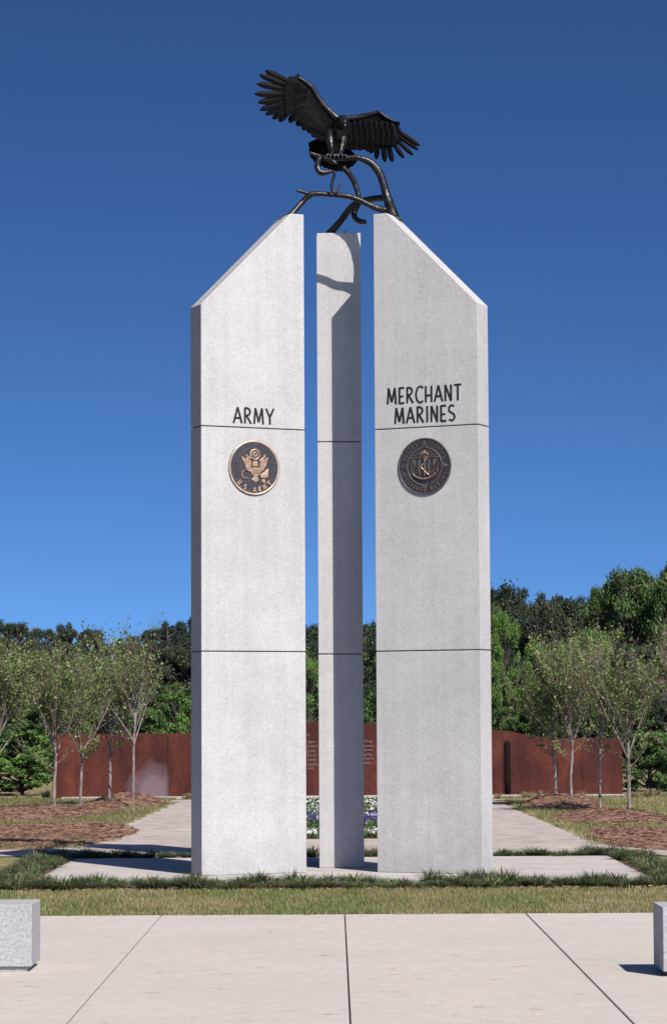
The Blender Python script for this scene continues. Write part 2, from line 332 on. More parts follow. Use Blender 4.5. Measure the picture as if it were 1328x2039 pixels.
def pillar(o, u, n, thick, base, label, zs=None):
    Z1, Z2, ZE, ZT = zs or (2.28, 4.575, 5.825, 6.835)
    root = empty('granite_pillar', base)
    profs = [[(0, BASE), (LEN, BASE), (LEN, Z1 - JG), (0, Z1 - JG)], [(0, Z1 + JG), (LEN, Z1 + JG), (LEN, Z2 - JG), (0, Z2 - JG)],
             [(0, Z2 + JG), (LEN, Z2 + JG), (LEN, ZE), (FLAT, ZT), (0, ZT)]]
    for pr in profs: adopt(bm_obj('stone_block', side_prism(pr, o, u, n, thick), MT['granite']), root)
    for z in (Z1, Z2):
        pr = [(0.02, z - JG - 0.003), (LEN - 0.02, z - JG - 0.003), (LEN - 0.02, z + JG + 0.003), (0.02, z + JG + 0.003)]
        oo = o - n * 0.02
        bm = bmesh.new(); A = [bm.verts.new(oo + u * s + Vector((0, 0, zz))) for s, zz in pr]; B = [bm.verts.new(oo + u * s - n * (thick - 0.04) + Vector((0, 0, zz))) for s, zz in pr]
        bm.faces.new(A); bm.faces.new(B[::-1])
        for i in range(4): bm.faces.new((A[i], B[i], B[(i + 1) % 4], A[(i + 1) % 4]))
        adopt(bm_obj('mortar_joint', bm, MT['joint']), root)
    tag(root, label, 'pillar', 'three granite pillars of the monument', 'thing'); return root
niL, noL, uL, nL = FR['left']; niR, noR, uR, nR = FR['right']
PILL = pillar(niL, uL, nL, T, (noL + niL) / 2 - nL * T / 2, 'tall pale granite pillar with slanted top carved ARMY above a gold and black seal')
PILR = pillar(niR, uR, nR, T, (noR + niR) / 2 - nR * T / 2, 'tall pale granite pillar with slanted top carved MERCHANT MARINES above a dark seal')
# third pillar, seen from its narrow inner end
yb = YC + 0.48; W3 = 0.472
PILB = pillar(Vector((XC - W3 / 2, yb, 0)), Vector((0, 1, 0)), Vector((-1, 0, 0)), W3, Vector((XC, yb + LEN / 2, 0)), 'granite pillar seen end on between the two front pillars, half in shadow', (2.275, 4.535, 5.78, 6.785))

def facebasis(side):
    if side == 'left': return niL, -uL, nL      # right-hand direction in view
    return niR, uR, nR
def words(side, root, lines):
    o, e, n = facebasis(side); k = Vector((0, 0, 1))
    for txt, x0, x1, ybase, ytop in lines:
        pa = PL(x0, ybase[0], o, n); pb = PL(x1, ybase[1], o, n); top = PL(x0, ytop, o, n)
        h = top.z - pa.z; wd = (pb - pa).dot(e)
        tot = sum(LET[c][0] for c in txt) + 0.14 * (len(txt) - 1); sx = wd / tot; x = 0
        for c in txt:
            st = x
            def place(a, b_, z, st=st): return pa + e * ((st + a) * sx) + k * (b_ * h) + n * z
            V, Fc = letter_geo(c, place, 0.118, -0.002, 0.003)
            adopt(mesh_obj('letter', V, Fc, MT['engraved']), root); x += LET[c][0] + 0.14
words('left', PILL, [('ARMY', 465, 545, (842, 845), 810)])
words('right', PILR, [('MERCHANT', 771, 919, (805, 796), 773), ('MARINES', 786, 906, (844, 836), 812)])

# ---- medallions
def disc_frame(side, px, py, rpx):
    o, e, n = facebasis(side); c = PL(px, py, o, n); k = Vector((0, 0, 1))
    top = PL(px, py - rpx, o, n); r = (top - c).length
    def f(x, y, z): return c + e * (x * r) + k * (y * r) + n * (z * 0.4)
    return f, r, c
def ring(f, r0, r1, z0, z1, name, mat, parent, n=72):
    V, Fc = [], []; rm = (r0 + r1) / 2
    for i in range(n):
        a = 2 * math.pi * i / n; ca, sa = math.cos(a), math.sin(a)
        for rr, z in ((r0, z0), (r0 + (rm - r0) * 0.4, z1), (r1 - (r1 - rm) * 0.4, z1), (r1, z0)): V.append(f(rr * ca, rr * sa, z))
    for i in range(n):
        a = i * 4; b = ((i + 1) % n) * 4
        for q in range(3): Fc.append((a + q, a + q + 1, b + q + 1, b + q))
    return adopt(mesh_obj(name, V, Fc, mat, None, True), parent)
def plate(f, poly, z0, z1, name, mat, parent, inset=0.0):
    bm = bmesh.new(); A = [bm.verts.new(f(x, y, z0)) for x, y in poly]; cx = sum(p[0] for p in poly) / len(poly); cy = sum(p[1] for p in poly) / len(poly)
    B = [bm.verts.new(f(cx + (x - cx) * (1 - inset), cy + (y - cy) * (1 - inset), z1)) for x, y in poly]
    k = len(poly); bm.faces.new(B)
    for i in range(k): bm.faces.new((A[i], A[(i + 1) % k], B[(i + 1) % k], B[i]))
    bmesh.ops.triangulate(bm, faces=[fc for fc in bm.faces if len(fc.verts) > 4])
    return adopt(bm_obj(name, bm, mat), parent)
def adopt_med(o): return o
def circ(cx, cy, r, n=28, ry=None): return [(cx + r * math.cos(2 * math.pi * i / n), cy + (ry or r) * math.sin(2 * math.pi * i / n)) for i in range(n)]
def arc_text(f, txt, angs, rad, h, inward, mat, parent, th=0.15, wsc=1.0, z=(0.028, 0.042)):
    for c, a in zip(txt, angs):
        if c == ' ': continue
        wl = LET[c][0]; ar = R(a)
        rx, ry = math.cos(ar), math.sin(ar)
        upv = (-rx, -ry) if inward else (rx, ry); rg = (upv[1], -upv[0])
        cx, cy = rx * rad, ry * rad
        def place(x, y, zz): 
            xx = (x - wl / 2) * h * wsc; yy = (y - 0.5) * h
            return f(cx + rg[0] * xx + upv[0] * yy, cy + rg[1] * xx + upv[1] * yy, zz)
        V, Fc = letter_geo(c, place, th, z[0], z[1]); adopt(mesh_obj('letter', V, Fc, mat), parent)
def child_of_part(part, objs): pass

def sub(part):
    """sub-parts hang from a part that itself has an identity world matrix"""
    return part
# part objects carry world-space vertices and their world matrix is identity, so children need no offset
def adopt(child, parent):
    child.parent = parent
    if parent.type == 'EMPTY': child.matrix_parent_inverse = Matrix.Translation(-Vector(parent.location))
    return child

f, r_, c_ = disc_frame('left', 505.5, 931.5, 55)
medL = plate(f, circ(0, 0, 1, 72), 0.001, 0.026, 'medallion', MT['med_field'], PILL); medL['label'] = 'round black seal with gold eagle and shield reading U.S. ARMY'
ring(f, 0.915, 1.0, 0.02, 0.04, 'rim', MT['med_rim'], medL)
ring(f, 0.70, 0.725, 0.026, 0.030, 'inner_rim', MT['med_field'], medL)
def zz(pts): return [((x - 487) / 387, -(y - 1127) / 407) for x, y in pts]
gold = MT['med_gold']
z0, z1 = 0.025, 0.044
plate(f, zz([(278, 962), (318, 968), (352, 1005), (350, 962), (412, 1000), (446, 1040), (440, 1110), (442, 1205), (398, 1186), (352, 1140), (322, 1050)]), z0, 0.05, 'emblem_wing', gold, medL, 0.12)
plate(f, zz([(700, 965), (660, 985), (612, 1000), (575, 1035), (570, 1110), (575, 1195), (625, 1158), (662, 1100), (682, 1030)]), z0, 0.05, 'emblem_wing', gold, medL, 0.12)
for k in range(5):
    t = k / 4
    plate(f, zz([(318 + 20 * t, 1000 + 40 * k), (325 + 20 * t, 994 + 40 * k), (432, 1062 + 30 * k), (432, 1070 + 30 * k)]), 0.045, 0.053, 'wing_feather', MT['med_brown'], medL)
    plate(f, zz([(672 - 12 * t, 1000 + 36 * k), (664 - 12 * t, 996 + 36 * k), (580, 1068 + 28 * k), (580, 1076 + 28 * k)]), 0.045, 0.053, 'wing_feather', MT['med_brown'], medL)
plate(f, zz([(565, 1015), (588, 985), (625, 960), (640, 922), (660, 928), (655, 968), (610, 1000), (575, 1030)]), z0, 0.042, 'ribbon', gold, medL)
plate(f, zz([(430, 1000), (400, 985), (352, 945), (362, 938), (405, 965), (440, 990)]), z0, 0.042, 'ribbon', gold, medL)
ccx, ccy = zz([(495, 930)])[0]
plate(f, circ(ccx, ccy, 0.155), z0, 0.043, 'glory_disc', MT['med_brown'], medL)
def fc(x, y, z): return f(ccx + x, ccy + y, z)
ring(fc, 0.155, 0.205, z0, 0.052, 'glory_ring', gold, medL, 32); ring(fc, 0.05, 0.085, 0.04, 0.05, 'star_ring', gold, medL, 16)
plate(f, zz([(470, 1022), (500, 1030), (532, 1022), (548, 1075), (540, 1112), (462, 1112), (458, 1075)]), z0, 0.052, 'eagle_neck', gold, medL, 0.2)
plate(f, zz([(440, 1125), (572, 1125), (572, 1225), (506, 1256), (440, 1225)]), z0, 0.05, 'shield', gold, medL)
for k in range(6): x = 452 + k * 20; plate(f, zz([(x, 1148), (x + 9, 1148), (x + 9, 1228), (x, 1228)]), 0.046, 0.054, 'shield_stripe', MT['med_brown'], medL)
plate(f, zz([(478, 1252), (536, 1252), (560, 1305), (530, 1330), (507, 1352), (480, 1330), (436, 1305)]), z0, 0.048, 'eagle_tail', gold, medL, 0.15)
for k in range(9):
    a = R(70 + k * 27); cx, cy = 362 + 66 * math.cos(a), 1222 - 62 * math.sin(a); d = a + 0.9
    plate(f, zz([(cx - 20 * math.cos(d), cy + 20 * math.sin(d)), (cx + 8 * math.sin(d), cy + 8 * math.cos(d)), (cx + 20 * math.cos(d), cy - 20 * math.sin(d)), (cx - 8 * math.sin(d), cy - 8 * math.cos(d))]), z0, 0.044, 'olive_leaf', gold, medL)
for k in range(5): plate(f, zz([(578, 1226 + 9 * k), (668 - 3 * k, 1150 + 26 * k), (690 - 3 * k, 1128 + 27 * k), (706 - 3 * k, 1150 + 27 * k), (680 - 3 * k, 1164 + 26 * k), (584, 1233 + 9 * k)]), z0, 0.04 + 0.002 * k, 'arrow', gold, medL)
plate(f, zz([(588, 1305), (640, 1280), (648, 1340), (620, 1338)]), z0, 0.044, 'arrow_fletching', gold, medL)
arc_text(f, 'U.S.ARMY', [223, 233.5, 242.5, 252.5, 271, 285.5, 300, 317], 0.79, 0.185, True, gold, medL, 0.17, 1.15, (0.025, 0.042))

f, r_, c_ = disc_frame('right', 846, 928.5, 57)
medR = plate(f, circ(0, 0, 1, 72), 0.001, 0.026, 'medallion', MT['med_field'], PILR); medR['label'] = 'round dark bronze seal with anchor and shield reading UNITED STATES MERCHANT MARINE'
br = MT['med_brown']
ring(f, 0.945, 1.0, 0.02, 0.038, 'rim', br, medR); ring(f, 0.63, 0.675, 0.025, 0.034, 'inner_rim', br, medR)
for a, ch in ((90, 'N'), (0, 'E'), (270, 'S'), (180, 'W')):
    ar = R(a); ca, sa = math.cos(ar), math.sin(ar)
    tri = [(0.92, 0), (0.66, 0.125), (0.66, -0.125)]
    plate(f, [(x * ca - y * sa, x * sa + y * ca) for x, y in tri], 0.025, 0.040, 'compass_point', br, medR, 0.1)
    cx, cy = 0.735 * ca, 0.735 * sa
    V, Fc = letter_geo(ch, lambda x, y, z: f(cx + (x - LET[ch][0] / 2) * 0.12, cy + (y - 0.5) * 0.12, z), 0.17, 0.038, 0.044); adopt(mesh_obj('letter', V, Fc, MT['med_field']), medR)
def lin(a, b, n): return [a + (b - a) * i / (n - 1) for i in range(n)]
arc_text(f, 'UNITED', lin(161, 112, 6), 0.81, 0.15, False, br, medR, 0.17, 0.95, (0.025, 0.036))
arc_text(f, 'STATES', lin(68, 22, 6), 0.81, 0.15, False, br, medR, 0.17, 0.95, (0.025, 0.036))
arc_text(f, 'MERCHANT', lin(197, 259, 8), 0.81, 0.15, True, br, medR, 0.17, 0.95, (0.025, 0.036))
arc_text(f, 'MARINE', lin(288, 340, 6), 0.81, 0.15, True, br, medR, 0.17, 0.95, (0.025, 0.036))
def zr(pts): return [((x - 590) / 293, -(y - 1045) / 315) for x, y in pts]
for k in range(4):
    y = 872 + k * 22; hw = 55 + k * 32
    plate(f, zr([(590 - hw, y), (590 + hw, y), (590 + hw + 12, y + 12), (590 - hw - 12, y + 12)]), 0.025, 0.036, 'chief_bar', br, medR)
for k in range(5):
    x = 468 + k * 54
    plate(f, zr([(x, 968), (x + 28, 968), (x + 28, 1120 + (24 if k in (1, 2, 3) else 0)), (x, 1120 + (24 if k in (1, 2, 3) else 0))]), 0.025, 0.036, 'shield_stripe', br, medR)
for s in (-1, 1):
    pts = [(590 + s * x, y) for x, y in ((150, 950), (140, 985), (155, 1050), (150, 1120), (90, 1170), (0, 1222), (0, 1208), (80, 1158), (138, 1112), (142, 1050), (127, 985), (137, 950))]
    plate(f, zr(pts), 0.025, 0.038, 'shield_border', br, medR)
def mtube(name, pts, rad, mat, parent):
    o = tube(name, [f(*zr([(x, y)])[0], 0.045) for x, y in pts], [r * r_ / 300 for r in rad], mat, None, 6, 5); return adopt(o, parent)
mtube('anchor_shank', [(590, 890), (590, 1000), (590, 1165)], [9, 9, 11], br, medR)
mtube('anchor_arms', [(462, 1120), (500, 1160), (590, 1185), (680, 1155), (702, 1115)], [6, 10, 13, 10, 6], MT['med_bronze'], medR)
mtube('anchor_stock', [(545, 912), (590, 896), (635, 912)], [6, 8, 6], gold, medR)
mtube('anchor_ring', [(578, 884), (590, 872), (602, 884), (590, 896), (578, 884)], [4] * 5, gold, medR)
mtube('rope', [(625, 905), (615, 960), (585, 1010), (556, 1050), (595, 1098), (640, 1145)], [5, 5, 5, 7, 7, 6], gold, medR)

# ------------------------------------------------------------------ bronze sculpture on top
ZF = 3.589
def E(x, y, d): return P(490 + x / ZF, 120 + y / ZF, d)
ZU = 1 / 687.0                                   # metres per zoom pixel at the sculpture
br_root = empty('bronze_branch', (XC, YC, ZT)); tag(br_root, 'dark bronze tree branch sculpture bridging the tops of the three granite pillars', 'sculpture')
B = MT['bronze']
def limb(name, pts, sides=12, bumpy=0.10):       # pts: (x, y, depth, radius)
    return tube(name, [E(x, y, d) for x, y, d, r in pts], [r * ZU for *_, r in pts], B, br_root, sides, 7, bumpy)
limb('limb', [(318, 1106, 28.02, 24), (345, 1075, 28.04, 21), (400, 1012, 28.1, 20), (455, 962, 28.1, 21), (500, 950, 28.1, 20), (570, 955, 28.1, 18), (640, 960, 28.1, 18), (720, 968, 28.1, 19), (800, 992, 28.1, 20), (870, 1025, 28.1, 20), (930, 1053, 28.12, 22), (1000, 1072, 28.12, 28), (1050, 1098, 28.1, 30)])
limb('stub', [(470, 958, 28.1, 17), (430, 946, 28.1, 14), (395, 935, 28.1, 12), (368, 928, 28.1, 13), (362, 927, 28.1, 10)])
limb('stem', [(1055, 1128, 28.06, 44), (1040, 1080, 28.1, 42), (1022, 1020, 28.16, 36), (1000, 950, 28.2, 31), (978, 870, 28.2, 29), (950, 800, 28.2, 29), (905, 742, 28.2, 28), (850, 708, 28.2, 25), (790, 692, 28.2, 21), (720, 694, 28.2, 18), (640, 698, 28.2, 17), (560, 690, 28.2, 16), (500, 674, 28.2, 14), (462, 660, 28.2, 12), (452, 657, 28.2, 8)])
limb('back_limb', [(592, 1240, 29.0, 30), (625, 1205, 28.95, 27), (680, 1140, 28.85, 25), (730, 1075, 28.75, 26), (775, 1030, 28.65, 26), (830, 1003, 28.55, 24), (900, 988, 28.4, 23), (960, 982, 28.3, 24), (1005, 985, 28.22, 20)])
limb('rising_limb', [(690, 760, 28.55, 20), (730, 800, 28.57, 22), (770, 865, 28.6, 21), (795, 935, 28.6, 19), (803, 985, 28.6, 20), (792, 1040, 28.62, 24), (772, 1085, 28.64, 23), (778, 1120, 28.6, 20), (800, 1142, 28.57, 19), (835, 1152, 28.55, 20), (860, 1150, 28.55, 14)])
# feet where the limbs are bedded on the pillar tops
def foot(pts): return limb('root_foot', pts, 10, 0.2)
foot([(345, 1090, 28.03, 22), (300, 1108, 28.03, 14), (255, 1122, 28.02, 10), (222, 1133, 28.0, 5)])
foot([(1050, 1105, 28.07, 30), (1085, 1128, 28.05, 14), (1122, 1143, 28.03, 6)])
foot([(705, 1242, 28.95, 5), (705, 1225, 28.95, 6), (708, 1208, 28.95, 3)]); foot([(533, 1240, 28.95, 3), (531, 1228, 28.95, 4), (536, 1222, 28.95, 2)])

# rattlesnake
sn = empty('bronze_snake', (XC, YC, 7.2)); tag(sn, 'bronze rattlesnake hanging below the eagle claws with its rattle curled up', 'sculpture')
def snk(name, pts): return tube(name, [E(x, y, d) for x, y, d, r in pts], [r * ZU for *_, r in pts], B, sn, 10, 6, 0.05)
snk('snake_body', [(575, 705, 28.0, 16), (540, 690, 28.03, 18), (517, 715, 28.03, 21), (511, 755, 28.03, 22), (518, 785, 28.02, 23), (545, 800, 28.02, 22), (585, 795, 28.02, 18), (612, 788, 28.02, 13), (628, 796, 28.02, 11), (629, 820, 28.02, 11), (620, 850, 28.02, 11), (613, 890, 28.02, 11), (614, 920, 28.02, 11), (625, 940, 28.02, 11), (645, 940, 28.02, 11), (657, 925, 28.02, 9)])
rp = [(657, 925), (660, 915), (663, 905), (666, 895), (669, 885), (672, 876), (675, 867), (678, 859)]
snk('rattle', [(x, y, 28.02, (10 if i % 2 == 0 else 5) * (1 - i * 0.06)) for i, (x, y) in enumerate(rp)])
snk('snake_head', [(575, 705, 28.0, 16), (600, 712, 27.99, 17), (622, 722, 27.97, 18), (640, 732, 27.96, 12), (650, 740, 27.96, 5)])

# eagle
eg = empty('eagle_statue', (XC, YC, 7.6)); tag(eg, 'dark bronze eagle statue with spread wings perched on the branch', 'statue')
def feather(name, root, tip, wdt, parent, nrm=Vector((0, -1, 0)), thick=7, bend=0.0, blunt=0.55):
    """root/tip: (x, y, depth) in traced units"""
    a = E(*root); b = E(*tip); d = (b - a); Ln = d.length; d.normalize()
    s = d.cross(nrm).normalized(); n = s.cross(d).normalized()
    if n.y > 0: n = -n
    V, Fc = [], []; K = 9; wm = wdt * ZU / 2; th = thick * ZU
    for i in range(K):
        t = i / (K - 1)
        hw = wm * 1.3 * (0.62 + 0.38 * math.sin(min(t / 0.6, 1) * math.pi / 2)) * (1 if t < 0.72 else max(0.08, math.cos((t - 0.72) / 0.28 * math.pi / 2)) ** blunt)
        c = a + d * (Ln * t) + n * (-bend * Ln * t * t)
        V += [c + s * hw - n * th * 0.15, c + n * th * 0.75, c - s * hw - n * th * 0.15, c - n * th * 0.6]
    for i in range(K - 1):
        for k in range(4): Fc.append((i * 4 + k, i * 4 + (k + 1) % 4, i * 4 + 4 + (k + 1) % 4, i * 4 + 4 + k))
    Fc += [(3, 2, 1, 0), tuple((K - 1) * 4 + k for k in range(4))]
    return adopt(mesh_obj(name, V, Fc, MT['bronze_feather']), parent)
def inside(p, poly):
    x, y = p; c = False; n = len(poly)
    for i in range(n):
        x1, y1 = poly[i]; x2, y2 = poly[(i + 1) % n]
        if (y1 > y) != (y2 > y) and x < (x2 - x1) * (y - y1) / (y2 - y1) + x1: c = not c
    return c
def wing(outline, depth, prim, lead, flow, rows):
    n = len(outline); bm = bmesh.new()
    A = [bm.verts.new(E(x, y, depth(x, y))) for x, y in outline]; Bk = [bm.verts.new(E(x, y, depth(x, y) + 0.035)) for x, y in outline]
    fa = bm.faces.new(A); fb = bm.faces.new(Bk[::-1])
    for i in range(n): bm.faces.new((A[i], Bk[i], Bk[(i + 1) % n], A[(i + 1) % n]))
    bmesh.ops.triangulate(bm, faces=[fa, fb])
    wg = adopt(bm_obj('wing', bm, MT['bronze_feather']), eg)
    for q, (rx, ry, tx, ty, wd) in enumerate(prim):
        feather('feather', (rx, ry, depth(rx, ry) - 0.004 * (q % 2)), (tx, ty, depth(tx, ty) + 0.03), wd, wg, Vector((0, -1, 0.12)), 9, 0.05)
    for q, (rx, ry, tx, ty, wd) in enumerate(rows):
        feather('covert_feather', (rx, ry, depth(rx, ry) - 0.012 - 0.004 * (q % 3)), (tx, ty, depth(tx, ty) - 0.006), wd, wg, Vector((0, -1, 0.25)), 10, 0.0)
    adopt(tube('wing_arm', [E(x, y, depth(x, y) - 0.008) for x, y, r in lead], [r * ZU for *_, r in lead], B, None, 10, 5, 0.12), wg)
    return wg
dl = lambda x, y: 28.42 - 0.30 * max(0, (640 - x) / 560) ** 1.5
dr = lambda x, y: 28.42 - 0.16 * max(0, (x - 720) / 480) ** 1.5
outL = [(296, 120), (318, 108), (346, 112), (372, 122), (372, 88), (388, 112), (402, 134), (440, 160), (470, 188), (498, 228), (520, 272), (550, 310), (582, 345), (615, 375), (648, 400), (662, 470), (650, 560), (610, 572), (560, 578), (520, 570), (496, 556), (478, 536), (462, 528), (455, 505), (432, 500), (402, 482), (372, 452), (345, 430), (310, 392), (262, 372), (240, 330), (236, 290), (232, 250), (246, 218), (266, 190), (284, 158)]
primL = [(330, 165, 141, 68, 40), (320, 190, 100, 97, 38), (310, 212, 82, 160, 40), (300, 240, 67, 233, 40), (300, 262, 90, 294, 40), (300, 290, 101, 347, 38), (300, 318, 141, 381, 34), (300, 340, 189, 412, 34), (315, 352, 236, 432, 36), (345, 372, 310, 442, 34),
         (395, 430, 358, 462, 30), (430, 450, 405, 496, 30), (470, 480, 440, 512, 30), (500, 500, 474, 545, 30), (530, 520, 510, 578, 30), (560, 530, 545, 588, 30)]
rowsL = []
for k in range(9):      # rows of coverts running with the wing
    t = k / 8
    rowsL += [(385 - 60 * t + 40 * math.sin(t * 2), 165 + 200 * t, 262 - 14 * t + 30 * t * t, 172 + 205 * t, 34), (440 - 30 * t, 205 + 200 * t, 318 + 15 * t, 200 + 215 * t, 34)]
for k in range(7):
    t = k / 6
    rowsL += [(470 + 90 * t, 240 + 150 * t, 385 + 85 * t, 300 + 190 * t, 36), (520 + 90 * t, 300 + 130 * t, 440 + 95 * t, 370 + 165 * t, 36), (570 + 60 * t, 370 + 80 * t, 500 + 70 * t, 450 + 100 * t, 36)]
leadL = [(372, 120, 9), (405, 138, 14), (470, 190, 19), (522, 275, 20), (582, 348, 22), (640, 402, 26), (672, 425, 26)]
wing(outL, dl, primL, leadL, None, rowsL)
outR = [(690, 402), (740, 402), (810, 394), (870, 378), (915, 362), (952, 358), (985, 384), (1022, 410), (1060, 430), (1102, 436), (1082, 446), (1066, 462), (1088, 478), (1110, 490), (1098, 500), (1112, 525), (1118, 550), (1105, 585), (1060, 612), (1020, 628), (960, 632), (905, 645), (872, 655), (850, 632), (815, 640), (780, 634), (750, 640), (715, 628), (690, 600), (672, 500)]
primR = [(1075, 495, 1240, 604, 30), (1065, 525, 1231, 634, 26), (1050, 545, 1194, 672, 26), (1030, 560, 1128, 695, 28), (1008, 570, 1046, 724, 32), (973, 570, 994, 724, 32), (943, 565, 930, 706, 30), (910, 560, 890, 664, 34),
         (865, 560, 850, 640, 32), (830, 560, 812, 644, 32), (790, 560, 775, 640, 32), (750, 560, 738, 640, 32)]
rowsR = []
for k in range(9):
    t = k / 8
    rowsR += [(735 + 300 * t, 420 + 20 * t * t, 730 + 330 * t, 490 + 30 * t * t, 40), (740 + 310 * t, 470 + 25 * t, 730 + 350 * t, 550 + 30 * t, 40), (745 + 300 * t, 530 + 20 * t, 738 + 325 * t, 605 + 5 * t, 40)]
leadR = [(672, 420, 26), (720, 412, 24), (810, 402, 18), (880, 384, 15), (945, 366, 13), (985, 392, 12), (1050, 430, 8), (1095, 438, 4)]
wing(outR, dr, primR, leadR, None, rowsR)
# body, neck and head in one surface
tube('body', [E(x, y, d) for x, y, d, r in [(640, 650, 28.5, 18), (645, 610, 28.42, 44), (655, 560, 28.36, 60), (668, 500, 28.32, 66), (678, 455, 28.28, 60), (685, 432, 28.2, 46), (692, 424, 28.12, 36), (698, 430, 28.05, 33), (702, 442, 28.0, 26), (704, 452, 27.98, 14)]],
     [r * ZU for r in (18, 44, 60, 66, 60, 46, 36, 33, 26, 14)], B, eg, 16, 6, 0.12)
tube('beak', [E(703, 444, 27.99), E(706, 456, 27.955), E(708, 472, 27.945), E(707, 482, 27.95)], [13 * ZU, 11 * ZU, 7 * ZU, 2 * ZU], B, eg, 8, 4)
for s in (-1, 1): tube('eye', [E(700 + s * 22, 432, 28.01), E(700 + s * 24, 433, 27.99)], [6 * ZU, 3 * ZU], B, eg, 8, 3)
# legs
def leg(pts, cx, cy, d):
    lg = tube('leg', [E(x, y, dd) for x, y, dd, r in pts], [r * ZU for *_, r in pts], B, eg, 12, 6, 0.1)
    for k, (dx, sgn) in enumerate(((-34, 1), (-12, 1), (14, 1), (36, 1))):
        adopt(tube('talon', [E(cx + dx * 0.3, cy - 18, d - 0.02), E(cx + dx * 0.9, cy - 20, d - 0.05), E(cx + dx * 1.15, cy - 4, d - 0.06), E(cx + dx * 1.1, cy + 16, d - 0.045), E(cx + dx * 1.05, cy + 26, d - 0.02)], [11 * ZU, 10 * ZU, 8 * ZU, 5 * ZU, 2 * ZU], B, None, 8, 4), lg)
leg([(598, 520, 28.3, 40), (600, 560, 28.22, 34), (608, 610, 28.18, 25), (614, 650, 28.18, 18), (614, 684, 28.18, 17)], 614, 692, 28.2)
leg([(690, 540, 28.34, 42), (688, 590, 28.28, 34), (680, 630, 28.22, 24), (672, 660, 28.2, 18), (670, 686, 28.2, 17)], 672, 692, 28.2)
# tail fan behind the perch
tl = tube('tail', [E(650, 600, 28.48), E(635, 640, 28.5), E(625, 690, 28.53), E(622, 730, 28.55)], [30 * ZU, 46 * ZU, 60 * ZU, 40 * ZU], B, eg, 12, 5, 0.1, 0.5)
tips = [(448, 600), (450, 640), (458, 685), (482, 715), (520, 745), (560, 765), (600, 778), (645, 792), (690, 790), (730, 772), (765, 752), (785, 728)]
for i, (x, y) in enumerate(tips):
    feather('tail_feather', (640 + (x - 620) * 0.12, 600, 28.5), (x, y, 28.56 + 0.006 * (i % 2)), 62, tl, Vector((0, -1, 0.1)), 9, 0.02, 0.4)
feather('tail_feather', (620, 620, 28.5), (445, 592, 28.55), 50, tl)

# ------------------------------------------------------------------ granite benches at the sides
def bench(x0, x1, yf, dep, label):
    root = empty('granite_bench', ((x0 + x1) / 2, yf + dep / 2, 0.022))
    adopt(bm_obj('seat_block', prism([(x0, yf), (x1, yf), (x1, yf + dep), (x0, yf + dep)], 0.052, 0.44, 0.006), MT['granite_dark']), root)
    adopt(bm_obj('plinth', prism([(x0 + 0.03, yf + 0.02), (x1 - 0.03, yf + 0.02), (x1 - 0.03, yf + dep - 0.03), (x0 + 0.03, yf + dep - 0.03)], 0.023, 0.05, 0.003), MT['granite_dark']), root)
    return tag(root, label, 'bench', 'granite benches on the paving')
gl = G(63, 1927, 0.05); bench(gl.x - 1.6, gl.x, gl.y, 0.5, 'grey granite block bench cut off by the left edge of the picture')
gr = G(1321, 1937, 0.05); bench(gr.x, gr.x + 1.6, gr.y, 0.5, 'grey granite block bench cut off by the right edge, casting a dark shadow')

# ------------------------------------------------------------------ weathering steel wall
MT['rust'] = noisemat('weathering_steel', [(0.034, 0.008, 0.0065), (0.058, 0.0135, 0.0095), (0.085, 0.022, 0.013)], 2.0, 10, 0.85, stretch=(1, 1, 0.5), fine=(22, 0.2), lo=(0.9, 0.22), dist=0.4, bump=0.25, bscale=50, spec=0.25)
def add_pale_patch(m):
    """paler colour patch with a shape of its own on one panel"""
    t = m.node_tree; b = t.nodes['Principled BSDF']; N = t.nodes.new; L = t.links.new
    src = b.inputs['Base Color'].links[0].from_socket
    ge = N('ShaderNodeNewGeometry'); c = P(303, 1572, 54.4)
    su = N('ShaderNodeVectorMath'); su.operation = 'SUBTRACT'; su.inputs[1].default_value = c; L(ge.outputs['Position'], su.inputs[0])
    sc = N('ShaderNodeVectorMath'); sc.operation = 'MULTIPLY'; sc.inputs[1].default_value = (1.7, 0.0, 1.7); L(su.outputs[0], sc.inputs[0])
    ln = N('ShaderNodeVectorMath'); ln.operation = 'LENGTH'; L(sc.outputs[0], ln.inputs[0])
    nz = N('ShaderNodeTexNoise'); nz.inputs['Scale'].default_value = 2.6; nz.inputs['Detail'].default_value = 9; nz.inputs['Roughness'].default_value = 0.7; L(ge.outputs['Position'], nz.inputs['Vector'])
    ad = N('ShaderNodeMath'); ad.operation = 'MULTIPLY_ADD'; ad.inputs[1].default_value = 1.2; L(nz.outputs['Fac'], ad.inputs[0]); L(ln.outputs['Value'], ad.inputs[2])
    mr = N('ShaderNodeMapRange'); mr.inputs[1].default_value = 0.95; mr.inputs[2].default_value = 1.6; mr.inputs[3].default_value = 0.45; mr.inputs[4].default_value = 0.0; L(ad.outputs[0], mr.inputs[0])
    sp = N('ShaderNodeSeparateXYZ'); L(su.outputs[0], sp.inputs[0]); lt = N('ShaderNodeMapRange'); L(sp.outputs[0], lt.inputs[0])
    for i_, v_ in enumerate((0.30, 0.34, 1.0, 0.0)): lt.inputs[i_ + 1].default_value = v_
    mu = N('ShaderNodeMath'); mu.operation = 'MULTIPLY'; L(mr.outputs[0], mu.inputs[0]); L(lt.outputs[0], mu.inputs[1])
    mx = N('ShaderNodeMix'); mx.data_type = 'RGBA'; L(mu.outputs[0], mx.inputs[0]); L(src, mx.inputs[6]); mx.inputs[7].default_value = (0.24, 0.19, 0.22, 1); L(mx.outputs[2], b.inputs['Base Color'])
add_pale_patch(MT['rust'])
YW = 54.5
wl = empty('rusted_steel_wall', (0, YW, 0)); tag(wl, 'long low rust brown steel wall of panels with writing behind the monument', 'wall', None, 'thing')
